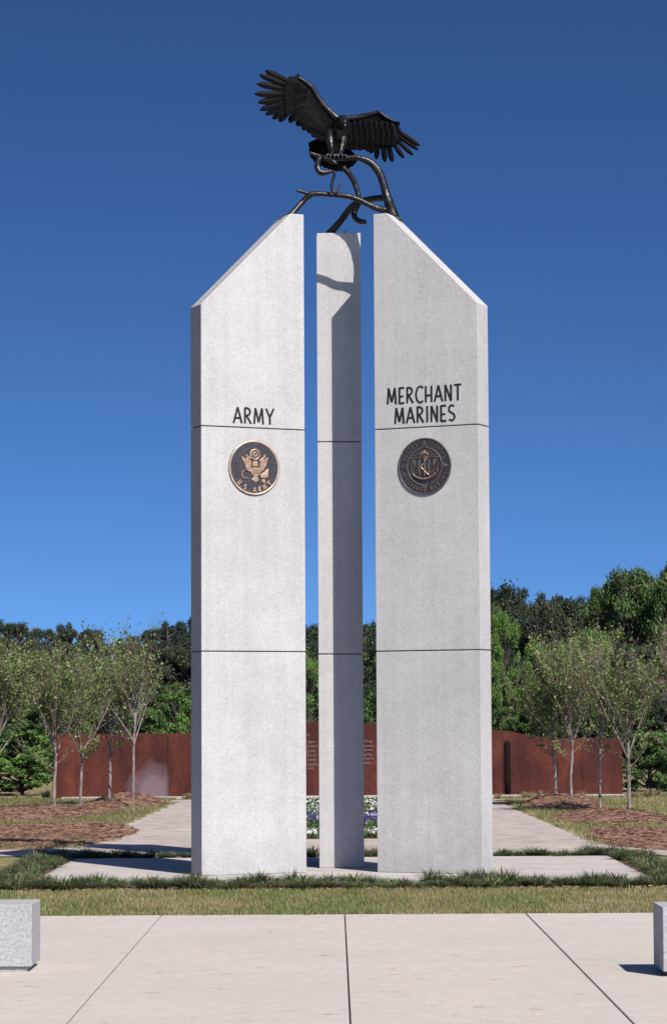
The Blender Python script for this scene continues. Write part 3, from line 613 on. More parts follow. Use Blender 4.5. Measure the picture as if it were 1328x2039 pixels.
def topz(px):
    xs = [115, 380, 470, 612, 745, 880, 985, 1020, 1060, 1110, 1240]; ys = [1462, 1461, 1450, 1440, 1440, 1443, 1453, 1457, 1466, 1470, 1470]
    return P(px, float(np.interp(px, xs, ys)), YW).z
cuts = [150, 240, 335, 432, 540, 665, 790, 895, 1003, 1085, 1160, 1240]
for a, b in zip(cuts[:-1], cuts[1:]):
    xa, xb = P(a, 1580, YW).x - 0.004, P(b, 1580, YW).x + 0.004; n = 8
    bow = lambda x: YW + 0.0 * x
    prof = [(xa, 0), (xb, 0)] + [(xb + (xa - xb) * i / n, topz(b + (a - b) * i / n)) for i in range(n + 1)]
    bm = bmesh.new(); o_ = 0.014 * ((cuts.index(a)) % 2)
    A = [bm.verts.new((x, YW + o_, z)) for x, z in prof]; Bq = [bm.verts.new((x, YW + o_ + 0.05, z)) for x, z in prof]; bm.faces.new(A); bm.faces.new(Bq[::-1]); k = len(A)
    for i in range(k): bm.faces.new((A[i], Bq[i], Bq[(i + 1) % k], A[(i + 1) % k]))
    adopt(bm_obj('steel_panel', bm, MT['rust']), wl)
# end panel folded towards the viewer
xa, xb = P(114, 1580, YW).x, P(150, 1580, YW).x - 0.006; za = topz(120)
V = [(xa, YW - 0.22, 0), (xb, YW - 0.01, 0), (xb, YW - 0.01, za), (xa, YW - 0.22, za)]; V += [(x, y + 0.05, z) for x, y, z in V]
adopt(mesh_obj('steel_panel', V, [(0, 1, 2, 3), (7, 6, 5, 4), (0, 4, 5, 1), (1, 5, 6, 2), (2, 6, 7, 3), (3, 7, 4, 0)], MT['rust']), wl)
# pale footing strip
adopt(bm_obj('footing', prism([(P(112, 1580, YW).x, YW - 0.16), (P(1243, 1580, YW).x, YW - 0.16), (P(1243, 1580, YW).x, YW + 0.2), (P(112, 1580, YW).x, YW + 0.2)], 0.0, 0.05, 0.004), MT['pad']), wl)
# narrow dark round-topped upright strip set into the right part
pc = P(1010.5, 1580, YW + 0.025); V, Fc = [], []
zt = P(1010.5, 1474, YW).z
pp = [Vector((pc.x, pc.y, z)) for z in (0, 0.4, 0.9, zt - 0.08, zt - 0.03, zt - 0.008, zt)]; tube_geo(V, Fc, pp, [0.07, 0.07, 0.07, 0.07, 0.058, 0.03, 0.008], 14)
po = mesh_obj('dark_strip', V, Fc, plain('dark_strip_surface', (0.010, 0.005, 0.0045), 0.9, spec=0.1), None, True); tag(po, 'narrow dark round topped upright strip on the right part of the rusted wall', 'post')
# writing
MT['wall_text'] = plain('wall_letter_paint', (0.15, 0.115, 0.11), 0.6)
def text_line(txt, px, py, hpx, mat, parent):
    cu = bpy.data.curves.new('txt', 'FONT'); cu.body = txt; cu.size = 1.0; cu.extrude = 0.02
    to = bpy.data.objects.new('txt', cu); COL.objects.link(to); dg = bpy.context.evaluated_depsgraph_get(); dg.update()
    me = bpy.data.meshes.new_from_object(to.evaluated_get(dg)); bpy.data.objects.remove(to)
    p = P(px, py, YW - 0.012); s = hpx / (F / YW) / 0.72
    me.transform(Matrix.Translation(p) @ Matrix.Rotation(R(90), 4, 'X') @ Matrix.Diagonal((s * 0.92, s, s * 0.25, 1))); me.materials.clear(); me.materials.append(mat)
    o = bpy.data.objects.new('writing', me); COL.objects.link(o); adopt(o, parent)
for t_, y in (('th', 1467), ('l gave', 1480), ('y mem', 1489), ('g pati', 1498), ('ers of', 1507), ('ection', 1516), ('ing the', 1525), ('ood.', 1533)): text_line(t_, 611, y, 6.0, MT['wall_text'], wl)
for t_, y in (('Congr', 1479), ('e awar', 1488), ('se me', 1496), ('at Pat', 1506), ('a spirit', 1513), ('valor', 1522)): text_line(t_, 724, y, 5.6, MT['wall_text'], wl)

# ------------------------------------------------------------------ vegetation builders
def quads_mesh(name, C, A, Bv, mats, mi):
    """rhombus leaves: centre C, long half-axis A, short half-axis Bv (n,3)"""
    n = len(C); V = np.empty((n, 4, 3)); V[:, 0] = C - A; V[:, 1] = C + Bv - A * 0.1; V[:, 2] = C + A; V[:, 3] = C - Bv - A * 0.1
    me = bpy.data.meshes.new(name); me.vertices.add(4 * n); me.vertices.foreach_set('co', V.reshape(-1))
    me.loops.add(4 * n); me.loops.foreach_set('vertex_index', np.arange(4 * n, dtype=np.int32))
    me.polygons.add(n); me.polygons.foreach_set('loop_start', np.arange(0, 4 * n, 4, dtype=np.int32)); me.polygons.foreach_set('loop_total', np.full(n, 4, dtype=np.int32))
    for m in mats: me.materials.append(m)
    me.polygons.foreach_set('material_index', np.asarray(mi, dtype=np.int32)); me.update(); me.validate(); return me
def rand_axes(n, L, Wd, r, upbias=0.0):
    a = r.normal(size=(n, 3)); a[:, 2] += upbias; a /= np.linalg.norm(a, axis=1)[:, None]
    b = r.normal(size=(n, 3)); b -= (a * b).sum(1)[:, None] * a; b /= np.linalg.norm(b, axis=1)[:, None]
    s = r.uniform(0.7, 1.3, size=(n, 1)); return a * L * s / 2, b * Wd * s / 2

LF = {k: leafmat('leaf_' + k, c) for k, c in {
    'sap1': (0.12, 0.205, 0.042), 'sap2': (0.165, 0.225, 0.06), 'sap3': (0.17, 0.14, 0.085), 'sap4': (0.34, 0.36, 0.22),
    'dark1': (0.033, 0.047, 0.028), 'dark2': (0.05, 0.074, 0.034), 'dark3': (0.072, 0.087, 0.052),
    'mid1': (0.07, 0.125, 0.036), 'mid2': (0.11, 0.18, 0.05), 'bright1': (0.11, 0.21, 0.04), 'bright2': (0.16, 0.27, 0.06),
    'pine1': (0.030, 0.044, 0.032), 'pine2': (0.05, 0.068, 0.047), 'lir1': (0.055, 0.085, 0.032), 'lir2': (0.115, 0.15, 0.06), 'lir3': (0.22, 0.225, 0.14),
    'tan': (0.30, 0.22, 0.14), 'gr1': (0.19, 0.205, 0.065), 'gr2': (0.27, 0.24, 0.115), 'gr3': (0.13, 0.17, 0.045), 'purple': (0.13, 0.075, 0.30), 'white': (0.6, 0.6, 0.56)}.items()}

# ---- forest tree prototypes (unit height), trunk + crown
def forest_proto(kind, seed, mats, nleaf, leafL, leafW):
    r = np.random.default_rng(seed); rr = random.Random(seed)
    V, Fc = [], []; cl = []
    if kind == 'pine':
        p, q = catmull([(0, 0, 0), (0.01, 0.01, 0.4), (-0.01, 0, 0.75), (0.01, 0, 0.97)], [0.025, 0.02, 0.014, 0.005], 5); tube_geo(V, Fc, p, q, 6)
        for k in range(70):
            z = 0.22 + 0.76 * rr.random() ** 0.8; Rm = 0.34 * (1 - ((z - 0.55) / 0.55) ** 2) ** 0.5 if z < 1.09 else 0.05
            a = rr.uniform(0, 6.28); d = Rm * rr.uniform(0.35, 1.05); c = Vector((math.cos(a) * d, math.sin(a) * d, z + 0.04 * rr.uniform(-1, 1)))
            b0 = Vector((0, 0, max(0.2, z - 0.08))); pp = [b0, b0.lerp(c, 0.5) + Vector((0, 0, -0.01)), c]; tube_geo(V, Fc, pp, [0.008, 0.005, 0.002], 4)
            cl.append((c, rr.uniform(0.03, 0.085), 0.55))
    else:
        p, q = catmull([(0, 0, 0), (0.02, 0, 0.25), (-0.02, 0.01, 0.55), (0.0, 0, 0.85)], [0.03, 0.024, 0.014, 0.004], 5); tube_geo(V, Fc, p, q, 6)
        nb = 110 if kind == 'broad' else 80
        for k in range(nb):
            z = rr.uniform(0.10, 0.97) if kind == 'broad' else rr.uniform(0.05, 0.95)
            prof = math.sin(min(1, max(0, (z + 0.12) / 1.14)) ** 0.9 * math.pi) ** 0.45 * (1 + 0.3 * noise.noise(Vector((k * 0.37, seed, z * 4))))
            a = rr.uniform(0, 6.28); d = 0.40 * prof * rr.uniform(0.3, 1.05) ** 0.7; c = Vector((math.cos(a) * d, math.sin(a) * d, z))
            b0 = Vector((0, 0, max(0.05, z - 0.22))); tube_geo(V, Fc, [b0, b0.lerp(c, 0.55) + Vector((0, 0, 0.02)), c], [0.009, 0.006, 0.002], 4)
            cl.append((c, rr.uniform(0.03, 0.10), 0.7))
    C, mi = [], []
    wts = np.array([s for _, s, _ in cl]) ** 1.6; cnt = (nleaf * wts / wts.sum()).astype(int)
    for (c, s, fl), n in zip(cl, cnt):
        off = r.normal(size=(n, 3)); off /= np.maximum(1e-6, np.linalg.norm(off, axis=1))[:, None]; off *= (r.uniform(0.1, 1.0, size=(n, 1)) ** 0.5 * np.exp(r.normal(0, 0.22, size=(n, 1))))
        off[:, 2] *= fl; C.append(np.array(c) + off * s)
        base = r.integers(0, len(mats)); m_ = np.where(r.random(n) < 0.65, base, r.integers(0, len(mats), n)); mi.append(m_)
    C = np.concatenate(C); mi = np.concatenate(mi); A, Bv = rand_axes(len(C), leafL, leafW, r, 0.5 if kind == 'pine' else 0.0)
    crown = quads_mesh('crown', C, A, Bv, mats, mi)
    tm = bpy.data.meshes.new('trunk'); tm.from_pydata([tuple(v) for v in V], [], Fc); tm.materials.append(MT['bark_dark']); tm.update()
    return tm, crown
PROTO = {
    'pine': [forest_proto('pine', s, [LF['pine1'], LF['pine2'], LF['dark2']], 30000, 0.034, 0.007) for s in (1, 2)],
    'dark': [forest_proto('broad', s, [LF['dark1'], LF['dark2'], LF['dark3']], 34000, 0.022, 0.013) for s in (3, 4)],
    'mid': [forest_proto('broad', s, [LF['mid1'], LF['mid2'], LF['dark2']], 32000, 0.023, 0.014) for s in (5, 6)],
    'bright': [forest_proto('broad', s, [LF['mid2'], LF['bright1'], LF['bright2']], 30000, 0.024, 0.015) for s in (7,)],
    'shrub': [forest_proto('shrub', s, [LF['mid1'], LF['dark2'], LF['mid2']], 18000, 0.036, 0.022) for s in (8, 9)],
    'brightshrub': [forest_proto('shrub', s, [LF['mid2'], LF['bright1'], LF['mid1']], 18000, 0.036, 0.023) for s in (10,)],
}
TREES = []
def plant(kind, name, px, pytop, depth, widthpx, cat, part='trunk'):
    top = P(px, pytop, depth); h = top.z; wd = widthpx / (F / depth)
    root = empty(name, (top.x, depth, 0))
    tm, cm = random.choice(PROTO[kind]); a = random.uniform(0, 6.28)
    for nm_, me in (('stem' if 'bush' in name else 'trunk', tm), ('foliage' if 'bush' in name else 'crown', cm)):
        o = bpy.data.objects.new(nm_, me); COL.objects.link(o); o.parent = root
    root.rotation_euler.z = a; root.scale = (wd / 0.84, wd / 0.84, h / 1.0)
    root['category'] = cat; TREES.append((kind, px, depth, root)); return root
prof_x = [-150, 22, 60, 100, 140, 190, 215, 250, 290, 302, 340, 380, 450, 620, 735, 850, 975, 1030, 1060, 1110, 1160, 1200, 1250, 1290, 1318, 1500]
prof_y = [1245, 1242, 1246, 1252, 1244, 1250, 1268, 1275, 1262, 1232, 1226, 1230, 1238, 1240, 1240, 1205, 1170, 1160, 1180, 1178, 1190, 1172, 1152, 1164, 1135, 1120]
def sky_y(x): return float(np.interp(x, prof_x, prof_y))
x = -120
while x < 1460:
    kind = 'pine' if x < 420 or random.random() < 0.25 else 'dark'
    plant(kind, 'pine_tree' if kind == 'pine' else 'dark_broadleaf_tree', x, sky_y(x) + random.uniform(-4, 10), 132 + random.uniform(-4, 4), random.uniform(105, 165), 'tree'); x += random.uniform(38, 56)
x = -100
while x < 1440:
    kind = random.choice(['dark', 'mid', 'dark']); 
    plant(kind, 'dark_broadleaf_tree' if kind == 'dark' else 'green_broadleaf_tree', x, sky_y(x) + random.uniform(28, 62), 116 + random.uniform(-4, 4), random.uniform(125, 190), 'tree'); x += random.uniform(55, 80)
x = -90
while x < 1430:
    kind = random.choice(['mid', 'shrub', 'dark'])
    plant(kind, {'mid': 'green_broadleaf_tree', 'shrub': 'leafy_bush', 'dark': 'dark_broadleaf_tree'}[kind], x, sky_y(x) + random.uniform(95, 150), 98 + random.uniform(-4, 4), random.uniform(110, 150), 'bush' if kind == 'shrub' else 'tree'); x += random.uniform(65, 95)
x = -80
while x < 1420:
    plant('shrub', 'leafy_bush', x, random.uniform(1370, 1405), 82 + random.uniform(-3, 3), random.uniform(110, 160), 'bush'); x += random.uniform(60, 95)
# trees that stand out
plant('mid', 'green_broadleaf_tree', 1255, 1140, 106, 175, 'tree'); plant('mid', 'green_broadleaf_tree', 1350, 1108, 104, 130, 'tree'); plant('mid', 'green_broadleaf_tree', 1200, 1178, 108, 90, 'tree')
plant('bright', 'bright_green_tree', 1165, 1258, 88, 130, 'tree'); plant('bright', 'bright_green_tree', 1003, 1222, 96, 80, 'tree'); plant('bright', 'bright_green_tree', 1070, 1285, 90, 80, 'tree')
plant('brightshrub', 'leafy_bush', 352, 1372, 70, 95, 'bush'); plant('brightshrub', 'leafy_bush', 45, 1452, 57.5, 150, 'bush'); plant('shrub', 'leafy_bush', 1290, 1450, 58, 130, 'bush'); plant('shrub', 'leafy_bush', -40, 1440, 58, 140, 'bush'); plant('shrub', 'leafy_bush', 1390, 1440, 58, 130, 'bush')
plant('bright', 'bright_green_tree', 617, 1300, 92, 90, 'tree')
ORD = ['first', 'second', 'third', 'fourth', 'fifth', 'sixth', 'seventh', 'eighth', 'ninth', 'tenth', 'eleventh', 'twelfth', 'thirteenth', 'fourteenth', 'fifteenth', 'sixteenth', 'seventeenth', 'eighteenth', 'nineteenth', 'twentieth']
ORD += ['twenty-' + o for o in ORD[:9]] + ['thirtieth'] + ['thirty-' + o for o in ORD[:9]] + ['fortieth'] + ['forty-' + o for o in ORD[:9]]
KN = {'pine': 'dark needled pine', 'dark': 'dark green leafy tree', 'mid': 'mid green leafy tree', 'bright': 'fresh bright green tree', 'shrub': 'dark green bush', 'brightshrub': 'light green bush'}
for kd in KN:
    L_ = sorted([t for t in TREES if t[0] == kd], key=lambda t: t[1])
    for i, (k_, px, dp, root) in enumerate(L_):
        where = 'on the wooded skyline' if dp > 125 else ('inside the wood' if dp > 104 else ('fronting the wood' if dp > 75 else 'beside the rusted wall'))
        tag(root, '%s %s, %s of its kind from left' % (KN[kd], where, ORD[i]), None, 'wood behind the rusted wall')

# ---- planted saplings
def sapling_proto(seed, fork, leafy, hgt):
    r = np.random.default_rng(seed); rr = random.Random(seed); V, Fc = [], []; TV, TF = [], []; LP = []
    p, q = catmull([(0, 0, -0.06), (0.01, 0, fork * 0.5), (rr.uniform(-.03, .03), 0, fork), (rr.uniform(-.06, .06), 0.02, fork + 0.55), (rr.uniform(-.1, .1), 0, fork + 1.15)], [0.031, 0.027, 0.024, 0.016, 0.008], 5); tube_geo(V, Fc, p, q, 8, 0.15)
    def branch(b0, dr, ln, r0, lvl):
        pts = [b0]; d = dr.copy(); n = 5
        for i in range(n):
            d = (d + Vector((rr.uniform(-.16, .16), rr.uniform(-.16, .16), 0.14))).normalized(); pts.append(pts[-1] + d * ln / n)
        rad = [r0 * (1 - 0.82 * i / n) for i in range(n + 1)]
        tube_geo(V if lvl == 0 else TV, Fc if lvl == 0 else TF, pts, rad, 6 if lvl == 0 else (4 if lvl == 1 else 3))
        if lvl < 2:
            for k in range((9 if lvl == 0 else 5)):
                t = rr.uniform(0.18, 0.98); i = min(n - 1, int(t * n)); b = pts[i].lerp(pts[i + 1], t * n - i)
                a = rr.uniform(0, 6.28); dd = (d * 0.75 + Vector((math.cos(a), math.sin(a), rr.uniform(0.0, 0.9))) * 0.75).normalized()
                branch(b, dd, ln * rr.uniform(0.38, 0.6), max(0.0035, rad[i] * 0.5), lvl + 1)
        if lvl >= 1:
            for k in range(int(leafy * (10 if lvl == 2 else 9) * rr.uniform(0.0, 1.6))):
                t = rr.random(); i = min(n - 1, int(t * n)); LP.append(pts[i].lerp(pts[i + 1], t * n - i) + Vector((rr.gauss(0, .035), rr.gauss(0, .035), rr.gauss(0, .03))))
    nl = rr.choice([9, 10, 11]); a0 = rr.uniform(0, 6.28)
    for k in range(nl):
        a = a0 + k * 2.4; el = rr.uniform(0.75, 1.25); z = fork - 0.08 + 0.85 * k / nl
        i = min(len(p) - 1, max(0, int((z + .06) / (fork + 1.21) * (len(p) - 1)))); b = min(p, key=lambda v: abs(v.z - z))
        branch(b.copy(), Vector((math.cos(a) * math.cos(el), math.sin(a) * math.cos(el), math.sin(el))), (hgt - z) * rr.uniform(0.5, 0.74), rr.uniform(0.010, 0.017), 0)
    for k in range(3):
        a = rr.uniform(0, 6.28); b = min(p, key=lambda v: abs(v.z - fork * rr.uniform(0.8, 1.0)))
        branch(b.copy(), Vector((math.cos(a) * 0.8, math.sin(a) * 0.8, 0.35)).normalized(), rr.uniform(0.4, 0.7), 0.007, 1)
    for k in range(3): branch(p[-1].copy(), Vector((rr.uniform(-.3, .3), rr.uniform(-.3, .3), 1)).normalized(), (hgt - p[-1].z) * rr.uniform(0.6, 0.95), 0.008, 1)
    C = np.array([tuple(v) for v in LP]); n = len(C); A, Bv = rand_axes(n, 0.055, 0.033, r, -0.2); mi = r.choice(4, n, p=[0.42, 0.34, 0.19, 0.05])
    crown = quads_mesh('crown', C, A, Bv, [LF['sap1'], LF['sap2'], LF['sap3'], LF['sap4']], mi)
    tm = bpy.data.meshes.new('trunk'); tm.from_pydata([tuple(v) for v in V], [], Fc); tm.materials.append(MT['bark']); tm.update()
    wm = bpy.data.meshes.new('twigs'); wm.from_pydata([tuple(v) for v in TV], [], TF); wm.materials.append(MT['twig']); wm.update()
    return tm, wm, crown
SAP = [sapling_proto(s, fk, lf, 3.25) for s, fk, lf in ((21, 0.86, 1.0), (22, 0.98, 1.15), (23, 0.9, 0.85), (24, 1.06, 0.42))]
def ground_h(x, y): return 0.0
def sapling(px, py, depth, pi, hs, ws, label, rot=None):
    b = P(px, py, depth); root = empty('sapling_tree', (b.x, depth, max(0.0, b.z)))
    for nm_, me in zip(('trunk', 'branches', 'crown'), SAP[pi]):
        o = bpy.data.objects.new(nm_, me); COL.objects.link(o); o.parent = root
    root.rotation_euler.z = random.uniform(0, 6.28) if rot is None else rot; root.scale = (ws, ws, hs)
    tag(root, label, 'tree', 'young trees planted beside the path'); return root
sapling(108, 1616, 46, 0, 0.92, 1.0, 'slim young tree rising from mulch, leftmost full trunk left of the rusted wall end')
sapling(160, 1609, 47.5, 1, 0.90, 0.98, 'slim young tree with pale forked trunk, second from the left edge')
sapling(218, 1592, 49.6, 2, 0.97, 1.05, 'slim straight young tree, third from the left edge')
sapling(265, 1586, 48.8, 3, 0.93, 0.9, 'nearly bare young tree in front of the pale patch on the wall')
sapling(-8, 1628, 44, 1, 0.93, 1.0, 'young tree cut off by the left edge with only its crown in view')
sapling(1107, 1586, 49.2, 2, 0.86, 1.0, 'young tree nearest the right granite pillar before the rusted wall')
sapling(1138, 1591, 48.4, 0, 0.95, 0.98, 'young tree second right of the monument before the rusted wall')
sapling(1195, 1620, 45.6, 3, 0.9, 0.95, 'young tree on a mulch mound, third right of the monument')
sapling(1253, 1621, 45, 2, 0.95, 1.05, 'tallest young tree by the right end of the rusted wall')
sapling(1352, 1640, 42, 3, 1.0, 1.05, 'young tree cut off by the right edge with only branches in view')

# ---- mulch mounds
def mound(px, py, rx, ry, h, nstraw):
    c = G(px, py); V, Fc = [(c.x, c.y, h)], []; nr, ns = 10, 40
    def pt(t, a):
        k = 1 + 0.16 * noise.noise(Vector((math.cos(a) * 1.5, math.sin(a) * 1.5, px))); x = c.x + rx * k * t * math.cos(a); y = c.y + ry * k * t * math.sin(a)
        z = h * (1 - t * t) ** 1.2 if t < 1 else 0
        return Vector((x, y, max(-0.01, z + 0.03 * h / 0.15 * noise.noise(Vector((x * 2.2, y * 2.2, 0))) * (1 - t)) + 0.009 * (1 if t < 1 else -1)))
    for i in range(1, nr + 1):
        for j in range(ns): V.append(pt(i / nr, 2 * math.pi * j / ns))
    for j in range(ns): Fc.append((0, 1 + j, 1 + (j + 1) % ns))
    for i in range(nr - 1):
        for j in range(ns): a = 1 + i * ns + j; b = 1 + i * ns + (j + 1) % ns; Fc.append((a, a + ns, b + ns, b))
    o = mesh_obj('mulch_mound', V, Fc, MT['mulch'], None, True); tag(o, kind='structure')
    C = np.array([tuple(pt(math.sqrt(random.random()) * 1.04 * 0.98, random.uniform(0, 6.28))) for _ in range(nstraw)]); C[:, 2] += 0.012
    A, Bv = rand_axes(nstraw, 0.16, 0.014, rng); A[:, 2] *= 0.25
    s = bpy.data.objects.new('straw', quads_mesh('straw', C, A, Bv, [MT['straw'], MT['mulch']], rng.integers(0, 2, nstraw))); COL.objects.link(s); s.parent = o; s['kind'] = 'stuff'
mound(85, 1622, 1.15, 3.4, 0.12, 2600); mound(185, 1614, 0.6, 2.2, 0.10, 1200); mound(250, 1603, 0.75, 2.6, 0.2, 1500); mound(85, 1664, 1.35, 4.2, 0.07, 3000)
mound(1215, 1632, 1.0, 2.8, 0.14, 2000); mound(1122, 1605, 0.8, 2.4, 0.19, 1400); mound(1285, 1672, 0.8, 3.4, 0.09, 2000)

# ---- liriope clumps
def clump_proto(seed, n, h, mats, wts, spread=0.6):
    rr = random.Random(seed); V, Fc, mi = [], [], []
    for k in range(n):
        a = rr.uniform(0, 6.28); b0 = Vector((rr.gauss(0, .035), rr.gauss(0, .035), 0)); d = Vector((math.cos(a), math.sin(a), 0)); s = Vector((-d.y, d.x, 0)) * rr.uniform(0.004, 0.0065)
        out_ = rr.uniform(0.1, 1.0) * spread; ln = h * rr.uniform(0.65, 1.3); m = rr.choices(range(len(mats)), wts)[0]; base = len(V)
        for i in range(4):
            t = i / 3; rd = out_ * ln * (t ** 1.5) * 1.1; z = ln * (t * 1.15 - 0.55 * out_ * t ** 2.4); c = b0 + d * rd + Vector((0, 0, z)); ws = 1.0 if i < 3 else 0.15
            V += [c - s * ws, c + s * ws]
        for i in range(3): Fc.append((base + 2 * i, base + 2 * i + 1, base + 2 * i + 3, base + 2 * i + 2)); mi.append(m)
    me = bpy.data.meshes.new('clump'); me.from_pydata([tuple(v) for v in V], [], Fc)
    for m in mats: me.materials.append(m)
    me.polygons.foreach_set('material_index', mi); me.update(); return me
LIR = [clump_proto(s, n_, h_, [LF['lir1'], LF['lir2'], LF['lir3'], LF['tan']], [0.48, 0.3, 0.15, 0.07], sp_) for s, n_, h_, sp_ in ((31, 190, 0.27, 1.25), (32, 230, 0.25, 1.35), (33, 150, 0.30, 1.2), (36, 260, 0.24, 1.45))]
TUFT = [clump_proto(s, 90, 0.25, [LF['tan'], LF['gr2']], [0.7, 0.3], 0.7) for s in (34, 35)]
def clump(x, y, s, label, group, meshes=LIR, name='liriope_clump', cat='plant'):
    o = bpy.data.objects.new(name, random.choice(meshes)); COL.objects.link(o); o.location = (x, y, 0.006); o.rotation_euler = (random.uniform(-.1, .1), random.uniform(-.1, .1), random.uniform(0, 6.28)); wx = random.uniform(1.15, 1.7); o.scale = (s * wx, s * wx * random.uniform(0.85, 1.15), s * random.uniform(0.62, 0.95))
    tag(o, label, cat, group)
def nth(i):
    tens = ['', '', 'twenty', 'thirty', 'forty', 'fifty', 'sixty', 'seventy', 'eighty', 'ninety']
    if i < 20: return ORD[i - 1]
    t, u = divmod(i, 10)
    return tens[t][:-1] + 'ieth' if u == 0 else tens[t] + '-' + ORD[u - 1]
for row, (yy, word) in enumerate(((25.5, 'nearer'), (25.78, 'farther'))):
    x = PX0 - 0.95 + 0.05 * row; i = 0
    while x < PX1 + 1.0:
        i += 1; big = max(0.0, noise.noise(Vector((x * 1.3, row, 0.5)))) * 0.35
        clump(x + random.uniform(-.05, .05), yy + random.uniform(-.16, .16), random.uniform(0.30, 0.52) + big * 0.6, 'grassy clump, %s from the left in the %s edging row before the pad' % (nth(i), word), 'edging clumps before the monument pad'); x += random.uniform(0.07, 0.15)
x = PX0 - 0.3; i = 0
while x < PX1 + 0.3:
    i += 1; big = max(0.0, noise.noise(Vector((x * 1.1, 7, 0.5)))) * 0.4
    clump(x, 31.25 + random.uniform(-.2, .2), random.uniform(0.28, 0.5) + big * 0.8, 'grassy clump, %s from the left in the row behind the pad' % nth(i), 'edging clumps behind the monument pad'); x += random.uniform(0.05, 0.16)
for sgn, xb_, lb in ((-1, PX0, 'left'), (1, PX1, 'right')):
    y = 26.3; i = 0
    while y < 31.5:
        i += 1
        for k in range(2): clump(xb_ + sgn * (0.14 + 0.24 * k + random.uniform(-.06, .06)), y + random.uniform(-.05, .05), random.uniform(0.34, 0.52), 'grassy clump, %s from the front in the %s strip %s of the pad' % (nth(i), ('inner', 'outer')[k], lb), 'edging clumps along the %s side of the pad' % lb)
        y += random.uniform(0.24, 0.36)
for ti, (px, py) in enumerate(((1052, 1592), (1072, 1594), (376, 1592), (1160, 1596), (990, 1593), (1290, 1590), (1262, 1592), (60, 1592), (92, 1590), (35, 1590), (1310, 1586), (1045, 1591))):
    b = G(px, py); clump(b.x, b.y, random.uniform(0.45, 0.75), 'dry tan grass tuft by the rusted wall, %s of twelve from the left' % ORD[sorted([1052, 1072, 376, 1160, 990, 1290, 1262, 60, 92, 35, 1310, 1045]).index(px)], 'dry tufts by the wall', TUFT, 'dry_grass_tuft')

# ---- wood chips along the front of the clumps
n = 900; C = np.stack([rng.uniform(PX0 - 1.2, PX1 + 1.2, n), 25.2 + np.abs(rng.normal(0, 0.35, n)), rng.uniform(0.01, 0.03, n)], 1); A, Bv = rand_axes(n, 0.09, 0.035, rng); A[:, 2] *= 0.25; Bv[:, 2] *= 0.4
o = bpy.data.objects.new('wood_chips', quads_mesh('wood_chips', C, A, Bv, [MT['chips'], MT['straw'], LF['tan']], rng.choice(3, n, p=[.45, .4, .15]))); COL.objects.link(o); tag(o, 'scattered wood chips along the edge of the front planting', 'mulch', kind='stuff')

# ---- grass blades
def grass(name, polyfn, n, hmin, hmax, wd, label, mats, zoff=0.0):
    P_ = polyfn(n); n = len(P_); a = rng.uniform(0, 6.28, n); h = rng.uniform(hmin, hmax, n); tilt = rng.uniform(0, 0.75, n)
    d = np.stack([np.cos(a) * tilt, np.sin(a) * tilt, np.ones(n)], 1); d /= np.linalg.norm(d, axis=1)[:, None]; A = d * (h / 2)[:, None]
    b = np.stack([-np.sin(a), np.cos(a), np.zeros(n)], 1) * wd / 2
    C = np.column_stack([P_, np.full(n, zoff)]) + A
    patch = np.array([noise.noise(Vector((p[0] * 0.9, p[1] * 0.5, 3.3))) + 0.5 * noise.noise(Vector((p[0] * 3.1, p[1] * 1.5, 1.3))) for p in P_])
    mi = np.where(rng.random(n) < 0.2, 3, np.where(patch + rng.normal(0, 0.25, n) > 0.12, 1, np.where(patch + rng.normal(0, .25, n) < -0.15, 2, 0)))
    o = bpy.data.objects.new(name, quads_mesh(name, C, A, b, mats, mi)); COL.objects.link(o); tag(o, label, 'grass', kind='stuff')
GM = [LF['gr1'], LF['gr2'], LF['gr3'], LF['tan']]
def rect(x0, x1, y0, y1): return lambda n: np.stack([rng.uniform(x0, x1, n), rng.uniform(y0, y1, n)], 1)
def front(n):
    p = np.stack([rng.uniform(-3.9, 3.9, n), rng.uniform(21.8, 25.35, n)], 1); return np.array([q for q in p if q[1] > 21.97 + 0.10 * noise.noise(Vector((q[0] * 2.3, 0, 0))) + 0.09 * noise.noise(Vector((q[0] * 11, 3, 0))) and (q[1] < 25.1 + 0.3 * noise.noise(Vector((q[0] * 1.7, 9, 0))) or rng.random() < 0.25)])
grass('grass', front, 95000, 0.03, 0.06, 0.006, 'short olive and brown turf strip between paving and planting', GM)
grass('grass', rect(-5.6, -3.85, 27, 31.5), 16000, 0.03, 0.06, 0.007, 'short green turf left of the monument pad', GM)
grass('grass', rect(3.95, 5.6, 27, 29.3), 9000, 0.03, 0.06, 0.007, 'short green turf right of the monument pad', GM)
grass('grass', rect(-7.2, -3.15, 33.6, 55), 45000, 0.03, 0.07, 0.010, 'thin patchy turf around the mulch left of the path', GM)
grass('grass', rect(3.2, 7.2, 33.8, 56), 45000, 0.03, 0.07, 0.010, 'thin patchy turf around the mulch right of the path', GM)

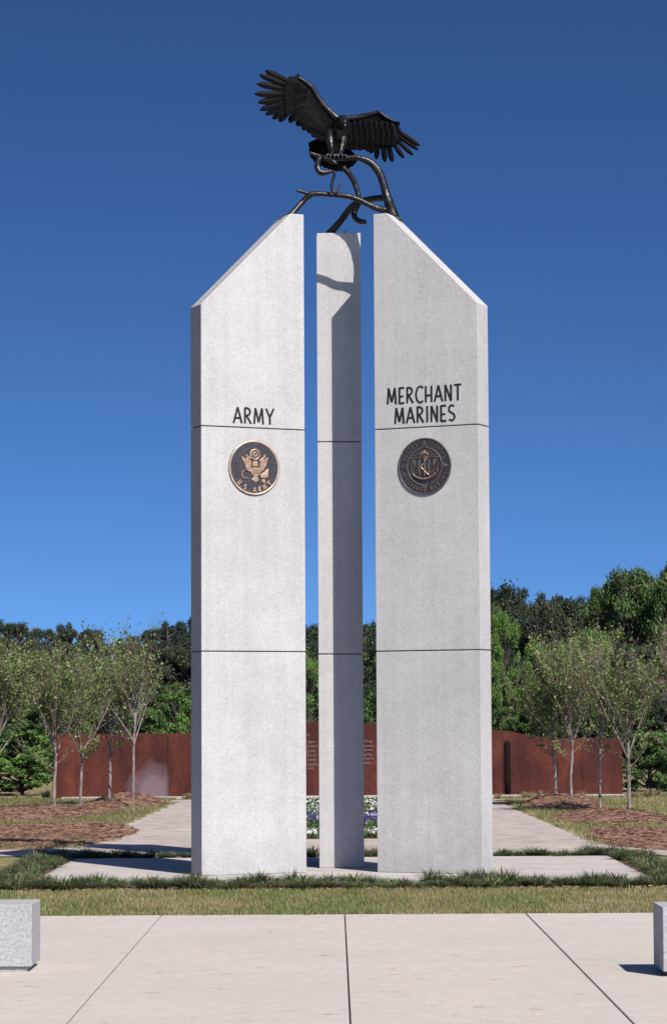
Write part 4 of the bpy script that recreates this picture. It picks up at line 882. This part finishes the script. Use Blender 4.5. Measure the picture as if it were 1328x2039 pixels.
# ---- flower beds in the middle of the path
def bed(y0, y1, x0, x1, mats, wts, hgt, label, name='flower_bed', nfl=2600, lsz=0.045):
    root = empty(name, ((x0 + x1) / 2, (y0 + y1) / 2, 0.008)); 
    so = sheetlike = mesh_obj('soil', [(x0, y0, 0.016), (x1, y0, 0.016), (x1, y1, 0.016), (x0, y1, 0.016)], [(0, 1, 2, 3)], MT['mulch']); adopt(so, root)
    nf = nfl; xs = rng.uniform(x0, x1, nf); ys = rng.uniform(y0, y1, nf); hh = hgt * (0.6 + 0.5 * np.array([noise.noise(Vector((a * 3, b * 3, 0))) + 0.4 for a, b in zip(xs, ys)]).clip(0, 1.2))
    C = np.stack([xs, ys, 0.02 + hh * rng.uniform(0.55, 1, nf)], 1); A, Bv = rand_axes(nf, lsz, lsz * 0.8, rng)
    fo = bpy.data.objects.new('blossoms', quads_mesh('blossoms', C, A, Bv, mats, rng.choice(len(mats), nf, p=wts))); COL.objects.link(fo); adopt(fo, root); fo['kind'] = 'stuff'
    n2 = nf * 2; xs = rng.uniform(x0, x1, n2); ys = rng.uniform(y0, y1, n2); C = np.stack([xs, ys, 0.02 + hgt * rng.uniform(0, 0.75, n2)], 1); A, Bv = rand_axes(n2, lsz * 1.5, lsz * 0.6, rng, 0.5)
    le = bpy.data.objects.new('leaves', quads_mesh('leaves', C, A, Bv, [LF['mid1'], LF['mid2'], LF['lir1']], rng.integers(0, 3, n2))); COL.objects.link(le); adopt(le, root); le['kind'] = 'stuff'
    tag(root, label, 'flower bed')
bed(45.4, 51.2, XC - 1.7, XC + 1.7, [LF['white'], LF['mid1']], [0.6, 0.4], 0.10, 'bed of low white flowers close to the rusted wall', nfl=5200, lsz=0.06)
bed(38.0, 41.3, XC - 1.7, XC + 1.7, [LF['purple'], LF['mid1'], LF['white']], [0.6, 0.25, 0.15], 0.2, 'taller bed of purple flowers in the middle of the path', nfl=4200, lsz=0.05)
bed(36.0, 37.5, XC - 1.7, XC + 1.7, [LF['white'], LF['mid1']], [0.85, 0.15], 0.09, 'narrow bed of white flowers in front of the purple ones', nfl=2200, lsz=0.055)
